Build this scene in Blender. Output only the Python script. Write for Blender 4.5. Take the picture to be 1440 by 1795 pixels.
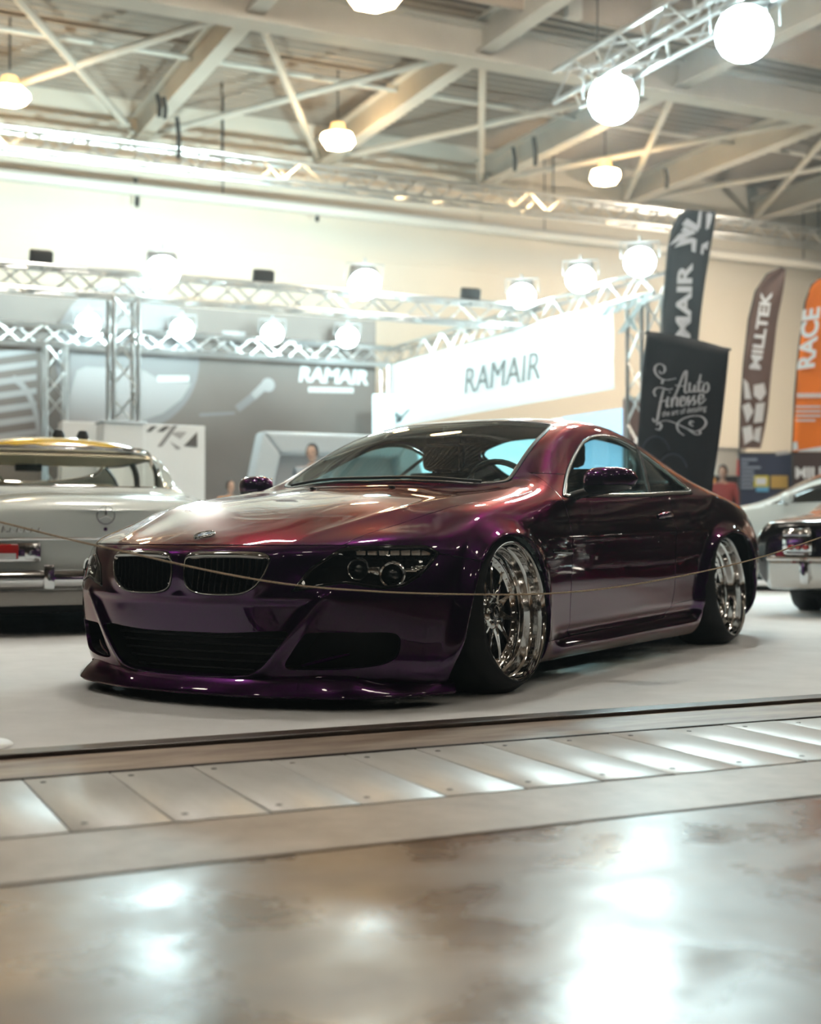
import bpy, bmesh, math, random
import numpy as np
from mathutils import Vector, Matrix, Quaternion
from mathutils.bvhtree import BVHTree

for o in list(bpy.data.objects):
    bpy.data.objects.remove(o, do_unlink=True)
scene = bpy.context.scene
COL = scene.collection
PI = math.pi
random.seed(7)

# ------------------------------------------------------------------ camera
# world: X runs along the exhibition stand's front edge, Y into the hall, Z up
FPX = 2313.0
CAM = Vector((-2.066, -5.281, 0.640))
CAM_YAW = math.atan2(0.426, 0.904)          # turned right of +Y
CAM_PITCH = 0.0145
FW = Vector((math.sin(CAM_YAW) * math.cos(CAM_PITCH), math.cos(CAM_YAW) * math.cos(CAM_PITCH), math.sin(CAM_PITCH)))
RT = Vector((math.cos(CAM_YAW), -math.sin(CAM_YAW), 0))
UPV = RT.cross(FW)
cam_data = bpy.data.cameras.new('camera')
cam = bpy.data.objects.new('camera', cam_data)
COL.objects.link(cam)
scene.camera = cam
cam_data.sensor_fit = 'VERTICAL'
cam_data.sensor_height = 36.0
cam_data.lens = FPX / 1795.0 * 36.0
cam_data.clip_end = 200
cam.matrix_world = Matrix(((RT.x, UPV.x, -FW.x, CAM.x), (RT.y, UPV.y, -FW.y, CAM.y), (RT.z, UPV.z, -FW.z, CAM.z), (0, 0, 0, 1)))
cam_data.dof.use_dof = True
cam_data.dof.focus_distance = 5.15
cam_data.dof.aperture_fstop = 2.0
cam_data.dof.aperture_blades = 0


def at(px, py, depth):
    """world point seen at a photo pixel at a given depth along the view axis (used to measure the hall)"""
    return CAM + depth * (FW + RT * ((px - 720) / FPX) - UPV * ((py - 897.5) / FPX))


def atY(px, py, Y):
    d = FW + RT * ((px - 720) / FPX) - UPV * ((py - 897.5) / FPX)
    return CAM + d * ((Y - CAM.y) / d.y)


def atX(px, py, X):
    d = FW + RT * ((px - 720) / FPX) - UPV * ((py - 897.5) / FPX)
    return CAM + d * ((X - CAM.x) / d.x)


def atZ(px, py, Z=0.0):
    d = FW + RT * ((px - 720) / FPX) - UPV * ((py - 897.5) / FPX)
    return CAM + d * ((Z - CAM.z) / d.z)


# ------------------------------------------------------------------ world, exposure, view
world = bpy.data.worlds.new('world')
scene.world = world
world.use_nodes = True
world.node_tree.nodes['Background'].inputs['Color'].default_value = (0.75, 0.62, 0.52, 1)
world.node_tree.nodes['Background'].inputs['Strength'].default_value = 0.02
# thin haze in the hall air: lamps glow through it
hv = world.node_tree.nodes.new('ShaderNodeVolumeScatter')
hv.inputs['Color'].default_value = (.95, 1.0, 1.0, 1)
hv.inputs['Density'].default_value = .0015
hv.inputs['Anisotropy'].default_value = .80
world.node_tree.links.new(hv.outputs['Volume'], world.node_tree.nodes['World Output'].inputs['Volume'])
scene.view_settings.view_transform = 'Standard'
scene.view_settings.look = 'None'
scene.view_settings.exposure = 0.50
scene.view_settings.gamma = 1.0
scene.view_settings.use_curve_mapping = False
scene.cycles.use_denoising = True
scene.cycles.use_adaptive_sampling = True
scene.cycles.adaptive_threshold = 0.04
scene.cycles.adaptive_min_samples = 10
scene.cycles.use_light_tree = False
scene.cycles.max_bounces = 6
scene.cycles.glossy_bounces = 4
scene.cycles.diffuse_bounces = 2
scene.cycles.transmission_bounces = 4
scene.cycles.transparent_max_bounces = 12
scene.cycles.caustics_reflective = False
scene.cycles.caustics_refractive = False
scene.cycles.sample_clamp_indirect = 6.0
scene.cycles.sample_clamp_direct = 0.0


def area_light(name, loc, target, size, power, color, spread=PI, size_y=None):
    l = bpy.data.lights.new(name, 'AREA')
    l.energy = power
    l.color = color
    l.size = size
    if size_y:
        l.shape = 'RECTANGLE'
        l.size_y = size_y
    l.spread = spread
    o = bpy.data.objects.new(name, l)
    COL.objects.link(o)
    o.location = loc
    d = Vector(target) - Vector(loc)
    o.rotation_euler = d.to_track_quat('-Z', 'Y').to_euler()
    return o


# ------------------------------------------------------------------ materials
MATS = {}


def setin(b, names, val):
    for n in names:
        if n in b.inputs:
            b.inputs[n].default_value = val
            return


def mat(name, col, rough=0.5, metal=0.0, coat=0.0, spec=None, emit=None, estr=0.0, trans=0.0, ior=None, tint=None,
        noise=None, bump=None, coatrough=0.03, alpha=None):
    """procedural Principled material; noise=(scale, amount[, stretch]) varies the colour, bump=(scale, strength)"""
    if name in MATS:
        return MATS[name]
    m = bpy.data.materials.new(name)
    m.use_nodes = True
    nt = m.node_tree
    b = nt.nodes['Principled BSDF']
    c4 = (col[0], col[1], col[2], 1)
    b.inputs['Base Color'].default_value = c4
    b.inputs['Roughness'].default_value = rough
    b.inputs['Metallic'].default_value = metal
    setin(b, ['Coat Weight'], coat)
    setin(b, ['Coat Roughness'], coatrough)
    if spec is not None:
        setin(b, ['Specular IOR Level'], spec)
    if tint is not None:
        setin(b, ['Specular Tint'], (tint[0], tint[1], tint[2], 1))
    if emit is not None:
        setin(b, ['Emission Color'], (emit[0], emit[1], emit[2], 1))
        setin(b, ['Emission Strength'], estr)
    if trans:
        setin(b, ['Transmission Weight'], trans)
    if ior:
        b.inputs['IOR'].default_value = ior
    if alpha is not None:
        b.inputs['Alpha'].default_value = alpha
    if noise or bump:
        tc = nt.nodes.new('ShaderNodeTexCoord')
        mp = nt.nodes.new('ShaderNodeMapping')
        nt.links.new(tc.outputs['Object'], mp.inputs['Vector'])
        if noise and len(noise) > 2:
            mp.inputs['Scale'].default_value = noise[2]
    if noise:
        nz = nt.nodes.new('ShaderNodeTexNoise')
        nz.inputs['Scale'].default_value = noise[0]
        nz.inputs['Detail'].default_value = 5
        nt.links.new(mp.outputs['Vector'], nz.inputs['Vector'])
        rp = nt.nodes.new('ShaderNodeValToRGB')
        a = noise[1]
        rp.color_ramp.elements[0].position = 0.25
        rp.color_ramp.elements[1].position = 0.75
        rp.color_ramp.elements[0].color = tuple(max(0, x * (1 - a)) for x in col) + (1,)
        rp.color_ramp.elements[1].color = tuple(min(1, x * (1 + a)) for x in col) + (1,)
        nt.links.new(nz.outputs['Fac'], rp.inputs['Fac'])
        nt.links.new(rp.outputs['Color'], b.inputs['Base Color'])
    if bump:
        n2 = nt.nodes.new('ShaderNodeTexNoise')
        n2.inputs['Scale'].default_value = bump[0]
        n2.inputs['Detail'].default_value = 3
        nt.links.new(mp.outputs['Vector'], n2.inputs['Vector'])
        bp = nt.nodes.new('ShaderNodeBump')
        bp.inputs['Strength'].default_value = bump[1]
        bp.inputs['Distance'].default_value = 0.01
        nt.links.new(n2.outputs['Fac'], bp.inputs['Height'])
        nt.links.new(bp.outputs['Normal'], b.inputs['Normal'])
    MATS[name] = m
    return m


def glass_mat(name, tint=(0.9, 0.95, 0.95), refl=0.06, rough=0.0):
    """thin pane: clear (tinted) with a Fresnel reflection, no refraction"""
    if name in MATS:
        return MATS[name]
    m = bpy.data.materials.new(name)
    m.use_nodes = True
    nt = m.node_tree
    for n in list(nt.nodes):
        nt.nodes.remove(n)
    out = nt.nodes.new('ShaderNodeOutputMaterial')
    mix = nt.nodes.new('ShaderNodeMixShader')
    tr = nt.nodes.new('ShaderNodeBsdfTransparent')
    tr.inputs['Color'].default_value = (*tint, 1)
    gl = nt.nodes.new('ShaderNodeBsdfGlossy')
    gl.inputs['Roughness'].default_value = rough
    fr = nt.nodes.new('ShaderNodeFresnel')
    ior = 1.0 + refl * 8
    ge = nt.nodes.new('ShaderNodeNewGeometry')
    mr = nt.nodes.new('ShaderNodeMapRange')      # a thin pane reflects alike from both sides
    mr.inputs['To Min'].default_value = ior
    mr.inputs['To Max'].default_value = 1.0 / ior
    nt.links.new(ge.outputs['Backfacing'], mr.inputs['Value'])
    nt.links.new(mr.outputs['Result'], fr.inputs['IOR'])
    nt.links.new(fr.outputs['Fac'], mix.inputs['Fac'])
    nt.links.new(tr.outputs['BSDF'], mix.inputs[1])
    nt.links.new(gl.outputs['BSDF'], mix.inputs[2])
    nt.links.new(mix.outputs['Shader'], out.inputs['Surface'])
    MATS[name] = m
    return m


# ------------------------------------------------------------------ mesh collecting
class MB:
    """collects polygons; build() links them as one mesh object"""

    def __init__(self):
        self.v = []
        self.f = []

    def add(self, verts, faces, M=None):
        o = len(self.v)
        for p in verts:
            p = Vector(p)
            self.v.append(M @ p if M is not None else p)
        self.f += [tuple(i + o for i in f) for f in faces]
        return self

    def box(self, c, s, M=None, rot=None):
        hx, hy, hz = s[0] / 2, s[1] / 2, s[2] / 2
        vs = [Vector((x, y, z)) for x in (-hx, hx) for y in (-hy, hy) for z in (-hz, hz)]
        if rot is not None:
            vs = [rot @ p for p in vs]
        vs = [p + Vector(c) for p in vs]
        return self.add(vs, [(0, 1, 3, 2), (4, 6, 7, 5), (0, 4, 5, 1), (2, 3, 7, 6), (0, 2, 6, 4), (1, 5, 7, 3)], M)

    def rbox(self, c, s, r=0.01, M=None, rot=None):
        """box with chamfered edges"""
        bm = bmesh.new()
        bmesh.ops.create_cube(bm, size=1.0)
        for v in bm.verts:
            v.co = Vector((v.co.x * s[0], v.co.y * s[1], v.co.z * s[2]))
        bmesh.ops.bevel(bm, geom=list(bm.edges), offset=min(r, min(s) * 0.45), segments=2, affect='EDGES', profile=0.5)
        bm.verts.ensure_lookup_table()
        vs = [((rot @ v.co) if rot is not None else v.co) + Vector(c) for v in bm.verts]
        fs = [tuple(v.index for v in f.verts) for f in bm.faces]
        bm.free()
        return self.add(vs, fs, M)

    def cyl(self, a, b, r, n=12, r2=None, caps=True, M=None):
        a, b = Vector(a), Vector(b)
        r2 = r if r2 is None else r2
        d = (b - a).normalized()
        q = d.to_track_quat('Z', 'Y')
        vs = []
        for p, rr in ((a, r), (b, r2)):
            for k in range(n):
                t = 2 * PI * k / n
                vs.append(p + q @ Vector((rr * math.cos(t), rr * math.sin(t), 0)))
        fs = [(k, (k + 1) % n, n + (k + 1) % n, n + k) for k in range(n)]
        if caps:
            fs += [tuple(reversed(range(n))), tuple(range(n, 2 * n))]
        return self.add(vs, fs, M)

    def tube(self, pts, r, n=8, closed=False, M=None, flat=None):
        """sweep a circle along points; r may be a list; flat=(normals, ratio) flattens"""
        pts = [Vector(p) for p in pts]
        N = len(pts)
        rs = r if isinstance(r, (list, tuple)) else [r] * N
        vs = []
        prev = None
        for i, p in enumerate(pts):
            if closed:
                d = pts[(i + 1) % N] - pts[i - 1]
            else:
                d = pts[min(i + 1, N - 1)] - pts[max(i - 1, 0)]
            if d.length < 1e-9:
                d = Vector((0, 0, 1))
            d.normalize()
            if prev is None:
                u = d.orthogonal().normalized()
            else:
                u = prev - d * prev.dot(d)
                if u.length < 1e-6:
                    u = d.orthogonal()
                u.normalize()
            prev = u
            w = d.cross(u)
            for k in range(n):
                t = 2 * PI * k / n
                vs.append(p + (u * math.cos(t) + w * math.sin(t)) * rs[i])
        fs = []
        for i in range(N if closed else N - 1):
            j = (i + 1) % N
            for k in range(n):
                fs.append((i * n + k, i * n + (k + 1) % n, j * n + (k + 1) % n, j * n + k))
        if not closed:
            fs += [tuple(reversed(range(n))), tuple(range((N - 1) * n, N * n))]
        return self.add(vs, fs, M)

    def lathe(self, prof, n=48, axis='Y', c=(0, 0, 0), M=None, closed=False):
        """revolve (radius, height) pairs about an axis"""
        vs = []
        for k in range(n):
            t = 2 * PI * k / n
            for (r, h) in prof:
                x, z = r * math.cos(t), r * math.sin(t)
                if axis == 'Y':
                    p = (x, h, z)
                elif axis == 'Z':
                    p = (x, z, h)
                else:
                    p = (h, x, z)
                vs.append(Vector(p) + Vector(c))
        m = len(prof)
        fs = []
        for k in range(n):
            k2 = (k + 1) % n
            for i in range(m if closed else m - 1):
                j = (i + 1) % m
                fs.append((k * m + i, k * m + j, k2 * m + j, k2 * m + i))
        return self.add(vs, fs, M)

    def prism(self, poly, depth, M=None):
        """extrude a polygon in local XY by depth along Z"""
        n = len(poly)
        vs = [(p[0], p[1], 0) for p in poly] + [(p[0], p[1], depth) for p in poly]
        fs = [tuple(reversed(range(n))), tuple(range(n, 2 * n))] + [(k, (k + 1) % n, n + (k + 1) % n, n + k) for k in range(n)]
        return self.add(vs, fs, M)

    def grid(self, rows, M=None, closed=False):
        nr, nc = len(rows), len(rows[0])
        vs = [p for r in rows for p in r]
        fs = []
        for i in range(nr - 1):
            for j in range(nc if closed else nc - 1):
                j2 = (j + 1) % nc
                fs.append((i * nc + j, i * nc + j2, (i + 1) * nc + j2, (i + 1) * nc + j))
        return self.add(vs, fs, M)

    def build(self, name, m, parent=None, smooth=True, angle=40, mods=None, fixn=True):
        me = bpy.data.meshes.new(name)
        me.from_pydata([tuple(p) for p in self.v], [], self.f)
        if fixn:
            bm = bmesh.new()
            bm.from_mesh(me)
            bmesh.ops.recalc_face_normals(bm, faces=bm.faces)
            bm.to_mesh(me)
            bm.free()
        me.update()
        return link(name, me, m, parent, smooth, angle)


def link(name, me, m, parent=None, smooth=True, angle=40):
    if m is not None:
        me.materials.append(m)
    if smooth:
        me.polygons.foreach_set('use_smooth', [True] * len(me.polygons))
        if angle is not None and hasattr(me, 'set_sharp_from_angle'):
            me.set_sharp_from_angle(angle=math.radians(angle))
    o = bpy.data.objects.new(name, me)
    COL.objects.link(o)
    if parent is not None:
        o.parent = parent
    return o


def empty(name, loc=(0, 0, 0), rz=0.0, parent=None):
    o = bpy.data.objects.new(name, None)
    o.empty_display_size = 0.2
    COL.objects.link(o)
    o.location = loc
    o.rotation_euler = (0, 0, rz)
    if parent is not None:
        o.parent = parent
    return o


def tag(o, label=None, cat=None, group=None, kind=None):
    if label:
        o['label'] = label
    if cat:
        o['category'] = cat
    if group:
        o['group'] = group
    if kind:
        o['kind'] = kind
    return o


def copy_tree(o, parent=None):
    c = o.copy()
    COL.objects.link(c)
    c.parent = parent
    for ch in list(o.children):
        copy_tree(ch, c)
    return c


def spline(pts, n, closed=False):
    """Catmull-Rom through points, n samples per segment"""
    P = [np.array(p, float) for p in pts]
    N = len(P)
    out = []
    for i in range(N if closed else N - 1):
        if closed:
            p0, p1, p2, p3 = P[i - 1], P[i], P[(i + 1) % N], P[(i + 2) % N]
        else:
            p0, p1, p2, p3 = P[max(i - 1, 0)], P[i], P[i + 1], P[min(i + 2, N - 1)]
        for k in range(n):
            t = k / n
            out.append(0.5 * (2 * p1 + (p2 - p0) * t + (2 * p0 - 5 * p1 + 4 * p2 - p3) * t * t + (3 * p1 - p0 - 3 * p2 + p3) * t ** 3))
    if not closed:
        out.append(P[-1])
    return out


def text_obj(name, body, size, m, parent=None, M=None, depth=0.002, bold=0.0, shear=0.0, sx=1.0, spacing=1.0, align='CENTER'):
    """lettering as a real, thin extruded mesh in local XY (facing +Z)"""
    cu = bpy.data.curves.new(name, 'FONT')
    cu.body = body
    cu.size = size
    cu.extrude = depth
    cu.offset = bold
    cu.shear = shear
    cu.space_character = spacing
    cu.align_x = align
    cu.align_y = 'CENTER'
    cu.resolution_u = 3
    t = bpy.data.objects.new(name, cu)
    COL.objects.link(t)
    dg = bpy.context.evaluated_depsgraph_get()
    me = bpy.data.meshes.new_from_object(t.evaluated_get(dg))
    bpy.data.objects.remove(t, do_unlink=True)
    bpy.data.curves.remove(cu)
    me.name = name
    T = Matrix.Diagonal((sx, 1, 1, 1))
    me.transform((M if M is not None else Matrix.Identity(4)) @ T)
    me.materials.clear()
    return link(name, me, m, parent, False)


def frame_matrix(o, x, y, z=None):
    """matrix whose columns are the local axes x, y (and z) at origin o"""
    x, y = Vector(x).normalized(), Vector(y).normalized()
    z = x.cross(y).normalized() if z is None else Vector(z).normalized()
    return Matrix(((x.x, y.x, z.x, o[0]), (x.y, y.y, z.y, o[1]), (x.z, y.z, z.z, o[2]), (0, 0, 0, 1)))


# ------------------------------------------------------------------ hall shell
def floor_mat(name, c1, c2, scale, rough, coat=0.0, bump=0.05, bscale=40, spec=.5, rough2=None, stretch=(1, 1, 1), c3=None):
    m = bpy.data.materials.new(name)
    m.use_nodes = True
    nt = m.node_tree
    b = nt.nodes['Principled BSDF']
    tc = nt.nodes.new('ShaderNodeTexCoord')
    mp = nt.nodes.new('ShaderNodeMapping')
    mp.inputs['Scale'].default_value = stretch
    nt.links.new(tc.outputs['Object'], mp.inputs['Vector'])
    nz = nt.nodes.new('ShaderNodeTexNoise')
    nz.inputs['Scale'].default_value = scale
    nz.inputs['Detail'].default_value = 8
    nz.inputs['Roughness'].default_value = .62
    nt.links.new(mp.outputs['Vector'], nz.inputs['Vector'])
    rp = nt.nodes.new('ShaderNodeValToRGB')
    rp.color_ramp.elements[0].position = .32
    rp.color_ramp.elements[1].position = .68
    rp.color_ramp.elements[0].color = (*c1, 1)
    rp.color_ramp.elements[1].color = (*c2, 1)
    if c3:
        e = rp.color_ramp.elements.new(.5)
        e.color = (*c3, 1)
    nt.links.new(nz.outputs['Fac'], rp.inputs['Fac'])
    nt.links.new(rp.outputs['Color'], b.inputs['Base Color'])
    b.inputs['Roughness'].default_value = rough
    if rough2 is not None:
        n3 = nt.nodes.new('ShaderNodeTexNoise')
        n3.inputs['Scale'].default_value = scale * 2.3
        n3.inputs['Detail'].default_value = 6
        nt.links.new(mp.outputs['Vector'], n3.inputs['Vector'])
        mr = nt.nodes.new('ShaderNodeMapRange')
        mr.inputs['From Min'].default_value = .3
        mr.inputs['From Max'].default_value = .7
        mr.inputs['To Min'].default_value = rough
        mr.inputs['To Max'].default_value = rough2
        nt.links.new(n3.outputs['Fac'], mr.inputs['Value'])
        nt.links.new(mr.outputs['Result'], b.inputs['Roughness'])
    setin(b, ['Coat Weight'], coat)
    setin(b, ['Coat Roughness'], .12)
    setin(b, ['Specular IOR Level'], spec)
    n2 = nt.nodes.new('ShaderNodeTexNoise')
    n2.inputs['Scale'].default_value = bscale
    n2.inputs['Detail'].default_value = 4
    nt.links.new(mp.outputs['Vector'], n2.inputs['Vector'])
    bp = nt.nodes.new('ShaderNodeBump')
    bp.inputs['Strength'].default_value = bump
    bp.inputs['Distance'].default_value = .01
    nt.links.new(n2.outputs['Fac'], bp.inputs['Height'])
    nt.links.new(bp.outputs['Normal'], b.inputs['Normal'])
    return m


def S(o, label=None):
    o['kind'] = 'structure'
    if label:
        o['label'] = label
    return o


CARPET = floor_mat('grey_expo_carpet', (.72, .73, .73), (.82, .83, .83), 3.0, .95, bump=.25, bscale=900, spec=.15)
CONCRETE = floor_mat('polished_brown_concrete', (.12, .064, .032), (.25, .150, .084), 1.8, .20, bump=.10, bscale=14, spec=.40, rough2=.40, c3=(.165, .092, .048))
WORN = floor_mat('worn_concrete', (.15, .10, .07), (.42, .34, .27), 5.0, .45, bump=.15, bscale=60, spec=.4, stretch=(.5, 2, 1))
PLATE = floor_mat('scuffed_steel_plate', (.40, .38, .35), (.58, .56, .53), 2.5, .36, bump=.06, bscale=30, spec=.7, stretch=(2.2, .6, 1))
EDGE = floor_mat('dark_edge_strip', (.016, .010, .007), (.085, .055, .038), 4.0, .35, bump=.2, bscale=50, stretch=(.3, 3, 1))

YC = -1.344          # carpet edge
b = MB()
b.box((7, (YC + 23) / 2, -.01), (74, 23 - YC, .02))
S(b.build('floor_carpet', CARPET, None, False), 'light grey exhibition carpet under the cars')
b = MB()
b.box((7, -16.4, -.04), (74, 27.2, .072))
S(b.build('floor_aisle', CONCRETE, None, False), 'polished brown concrete aisle in front of the stand')
b = MB()
b.box((7, (YC - 1.75) / 2, -.04), (74, 1.75 + YC, .078))
S(b.build('trim_1', WORN, None, False), 'worn concrete strip between carpet and steel plates')
b = MB()
b.rbox((7, YC - .045, .004), (74, .095, .018), .006)
S(b.build('trim_2', EDGE, None, False), 'dark worn edge strip along the carpet')
b = MB()
b.rbox((7, -1.762, -.001), (74, .012, .010), .002)
S(b.build('trim_3', mat('dark_steel', (.05, .04, .035), .4, .7), None, False), 'thin dark steel frame of the floor duct')
b = MB()
b.box((7, -2.61, -.04), (74, .36, .077))
S(b.build('trim_4', floor_mat('pale_concrete_kerb', (.27, .205, .15), (.44, .36, .29), 4, .45, bump=.12, bscale=40, spec=.5), None, False), 'pale concrete kerb strip beside the plates')
duct = MB()
duct.box((7, -2.10, -.05), (74, .70, .08))
duct = duct.build('floor_duct', mat('duct_black', (.02, .018, .016), .8), None, False)
S(duct, 'floor duct covered with riveted steel plates')
pl = MB()
pl.rbox((0, 0, 0), (.2215, .650, .012), .0025)
pl = pl.build('plate', PLATE, duct)
sc = MB()
for yy in (-.26, .26):
    sc.lathe([(.0005, .0075), (.007, .0075), (.009, .0060)], 12, 'Z', c=(-.07, yy, 0))
sc = sc.build('screw_pair', mat('screw_dark', (.06, .05, .045), .4, .8), pl)
n = 0
for i in range(-14, 40):
    X = -1.405 + .2245 * i
    o = pl if n == 0 else pl.copy()
    if n:
        COL.objects.link(o)
        o.parent = duct
        c = sc.copy()
        COL.objects.link(c)
        c.parent = o
    o.location = (X, -2.092, -.0065 + .0012 * random.uniform(-1, 1))
    o.rotation_euler = (random.uniform(-.0015, .0015), random.uniform(-.003, .003), 0)
    n += 1

# walls
WALL = mat('cream_hall_wall', (.70, .63, .53), .7, noise=(.35, .06))
DARKWALL = mat('dim_brown_wall', (.10, .075, .06), .8, noise=(.5, .2))
YW = 23.0
b = MB()
b.box((7, YW + .15, 5.2), (74, .3, 10.4))
S(b.build('wall_back', WALL, None, False), 'cream back wall of the hall')
b = MB()
b.box((7, -30.1, 5.2), (74, .3, 10.4))
S(b.build('wall_front', DARKWALL, None, False), 'dim far wall behind the viewer')
b = MB()
b.box((-30.1, -3.5, 5.2), (.3, 53.4, 10.4))
S(b.build('wall_left', DARKWALL, None, False))
b = MB()
b.box((44.1, -3.5, 5.2), (.3, 53.4, 10.4))
S(b.build('wall_right', DARKWALL, None, False))
# panel joints on the back wall
wj = bpy.data.objects['wall_back']
for z in (2.2, 4.6, 7.0):
    MB().box((7, YW - .012, z), (74, .024, .05)).build('wall_rail', WALL, wj, False)

# ceiling: trapezoidal steel deck
DECK = mat('ceiling_deck', (.34, .28, .225), .55, .2, noise=(.6, .10))
STEEL = mat('painted_roof_steel', (.62, .57, .49), .5, noise=(1.2, .08))
rows = []
y = -30.0
ZC = 9.95
while y < 23.1:
    rows += [[Vector((-30, y, ZC)), Vector((44, y, ZC))], [Vector((-30, y + .12, ZC)), Vector((44, y + .12, ZC))],
             [Vector((-30, y + .15, ZC + .10)), Vector((44, y + .15, ZC + .10))], [Vector((-30, y + .27, ZC + .10)), Vector((44, y + .27, ZC + .10))]]
    y += .30
b = MB()
b.grid(rows)
ceil = b.build('ceiling', DECK, None, False, fixn=False)
S(ceil, 'brown corrugated steel hall ceiling')


frame = empty('trim_5')
S(frame, 'white steel roof frame of beams, girders and cross braces under the ceiling')


def ibeam(name, a, c, h, w, m, parent):
    a, c = Vector(a), Vector(c)
    d = (c - a).normalized()
    sx = d.cross(Vector((0, 0, 1))).normalized()
    b = MB()
    L = (c - a).length
    R = Matrix((sx, d, Vector((0, 0, 1)))).transposed()
    mid = (a + c) / 2
    b.box(mid + Vector((0, 0, h / 2 - .03)), (w, L, .06), rot=R)
    b.box(mid - Vector((0, 0, h / 2 - .03)), (w, L, .06), rot=R)
    b.box(mid, (.04, L, h - .10), rot=R)
    return b.build(name, m, parent, False)


YG = 15.0
GIRD = [YG, YG - 10.5, YG - 21, YG - 31.5]
RX = [.5 - 4.2 * 4 + 4.2 * i for i in range(15)]
spans = [(GIRD[0], 22.9), (GIRD[1], GIRD[0])]
for (y0, y1) in spans:
    for x in RX:
        if -12 < x < 40:
            ibeam('roof_beam', (x, y0, 9.30), (x, y1, 9.30), .62, .30, STEEL, frame)
for (y0, y1) in spans[:1]:
    for i in range(len(RX) - 1):
        if -8 < RX[i] < 30:
            for (p, q) in (((RX[i], y0), (RX[i + 1], y1)), ((RX[i + 1], y0), (RX[i], y1))):
                b = MB()
                b.cyl((p[0], p[1], 9.12), (q[0], q[1], 9.12), .075, 8)
                b.build('brace_rod', STEEL, frame)
    b = MB()
    b.cyl((-12, 18.6, 9.45), (40, 18.6, 9.45), .05, 8)
    b.build('conduit', STEEL, frame)
for gy in GIRD[:3]:
    ibeam('girder_chord', (-30, gy, 9.15), (44, gy, 9.15), .66, .46, STEEL, frame)
# nearer, taller girder with web posts
for gy in (13.6,):
    b = MB()
    b.box((7, gy, 9.62), (74, .10, .70))
    b.build('girder_fascia', mat('tan_girder_panel', (.42, .33, .25), .55, noise=(1, .1)), frame, False)
    for x in (4.4, 9.8, 11.6, 16.4, 22):
        b = MB()
        b.box((x, gy - .10, 9.6), (.28, .16, .72))
        b.build('girder_post', STEEL, frame, False)
# straps hanging round the beams
CABLE = mat('black_cable', (.012, .012, .012), .6)
for (px, y0, y1, Y) in ((237, 312, 362, 22.4), (553, 368, 388, 22.4), (310, 205, 278, 20.5), (276, 165, 205, 19.6), (286, 170, 208, 19.4), (900, 258, 300, 19.8), (936, 240, 290, 18.4), (1166, 296, 330, 19.0)):
    p0, p1 = atY(px, y0, Y), atY(px + 3, y1, Y)
    b = MB()
    b.tube([p0, p0.lerp(p1, .5) + Vector((.03, 0, 0)), p1], .045, 6)
    b.build('strap', CABLE, frame)


# ------------------------------------------------------------------ trusses
ALU = mat('truss_aluminium', (.72, .73, .72), .28, 1.0)


def truss(name, a, c, w, label, group=None, rc=.028, step=None, cat='truss', parent=None):
    a, c = Vector(a), Vector(c)
    d = (c - a)
    L = d.length
    d.normalize()
    up = Vector((0, 0, 1)) if abs(d.z) < .9 else Vector((0, 1, 0))
    sx = d.cross(up).normalized()
    uz = sx.cross(d).normalized()
    R = empty(name, a if abs(d.z) > .9 else a)
    tag(R, label, cat, group)
    cs = [(sx * i + uz * j) * (w / 2) for i, j in ((-1, -1), (1, -1), (1, 1), (-1, 1))]
    for o in cs:
        MB().cyl(o, d * L + o, rc, 8).build('chord', ALU, R)
    st = step or w * 1.15
    n = max(2, int(L / st))
    b = MB()
    for f in range(4):
        o1, o2 = cs[f], cs[(f + 1) % 4]
        for i in range(n):
            t0, t1 = L * i / n, L * (i + 1) / n
            if i % 2 == 0:
                b.cyl(d * t0 + o1, d * t1 + o2, rc * .55, 5, caps=False)
            else:
                b.cyl(d * t0 + o2, d * t1 + o1, rc * .55, 5, caps=False)
    b.build('lattice', ALU, R)
    return R


XS, YB, YA, YF, ZT = 8.55, 18.2, 12.7, 9.7, 4.0
truss('lighting_truss', (-6, YA, ZT), (XS, YA, ZT), .32, 'long aluminium truss carrying floodlights across the middle of the stand')
truss('lighting_truss', (-6, YB - .35, ZT), (XS, YB - .35, ZT), .32, 'aluminium truss just in front of the dark printed stand wall')
truss('lighting_truss', (XS, YB, ZT), (XS, YF - .45, ZT), .32, 'aluminium truss above the white lettered fascia')
truss('truss_column', (2.06, YA, .03), (2.06, YA, ZT - .18), .34, 'aluminium truss column standing in front of the printed disc')
truss('truss_column', (2.06, YB - .35, .03), (2.06, YB - .35, ZT - .18), .34, 'aluminium truss column at the printed ribbed filter by the back wall')
truss('truss_column', (XS, YF, .03), (XS, YF, ZT - .18), .34, 'aluminium truss column at the right end of the white fascia')
truss('truss_column', (XS - .1, YB - .35, .03), (XS - .1, YB - .35, ZT - .18), .34, 'aluminium truss column in the corner of the stand')
truss('ceiling_truss', (-14, 21.0, 8.2), (40, 21.0, 8.2), .40, 'long ceiling truss running along the top of the back wall', rc=.045)
truss('ceiling_truss', (7.0, 2.0, 6.35), (7.0, 9.2, 6.35), .40, 'overhead truss with two bright floodlights, top right', rc=.035)
b = MB()
b.cyl((-14, 21.9, 7.75), (40, 21.9, 7.75), .13, 10)
tag(b.build('ventilation_pipe', mat('pale_pipe', (.66, .62, .55), .4), None), 'pale pipe under the ceiling truss along the back wall', 'pipe')
# hangers for the overhead trusses
hang = [(7.0, 3.0, 6.5), (7.0, 8.5, 6.5)]
for i, (x, y, z) in enumerate(hang):
    MB().cyl((x, y, z), (x, y, 9.95), .012, 6).build('hanger', CABLE, frame)
for x in (-10, -2, 6, 14, 22, 30):
    MB().cyl((x, 21.0, 8.35), (x, 21.0, 9.95), .018, 6).build('hanger', CABLE, frame)
    MB().cyl((x + .3, 21.9, 7.85), (x + .3, 21.9, 9.95), .018, 6).build('hanger', CABLE, frame)

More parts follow.
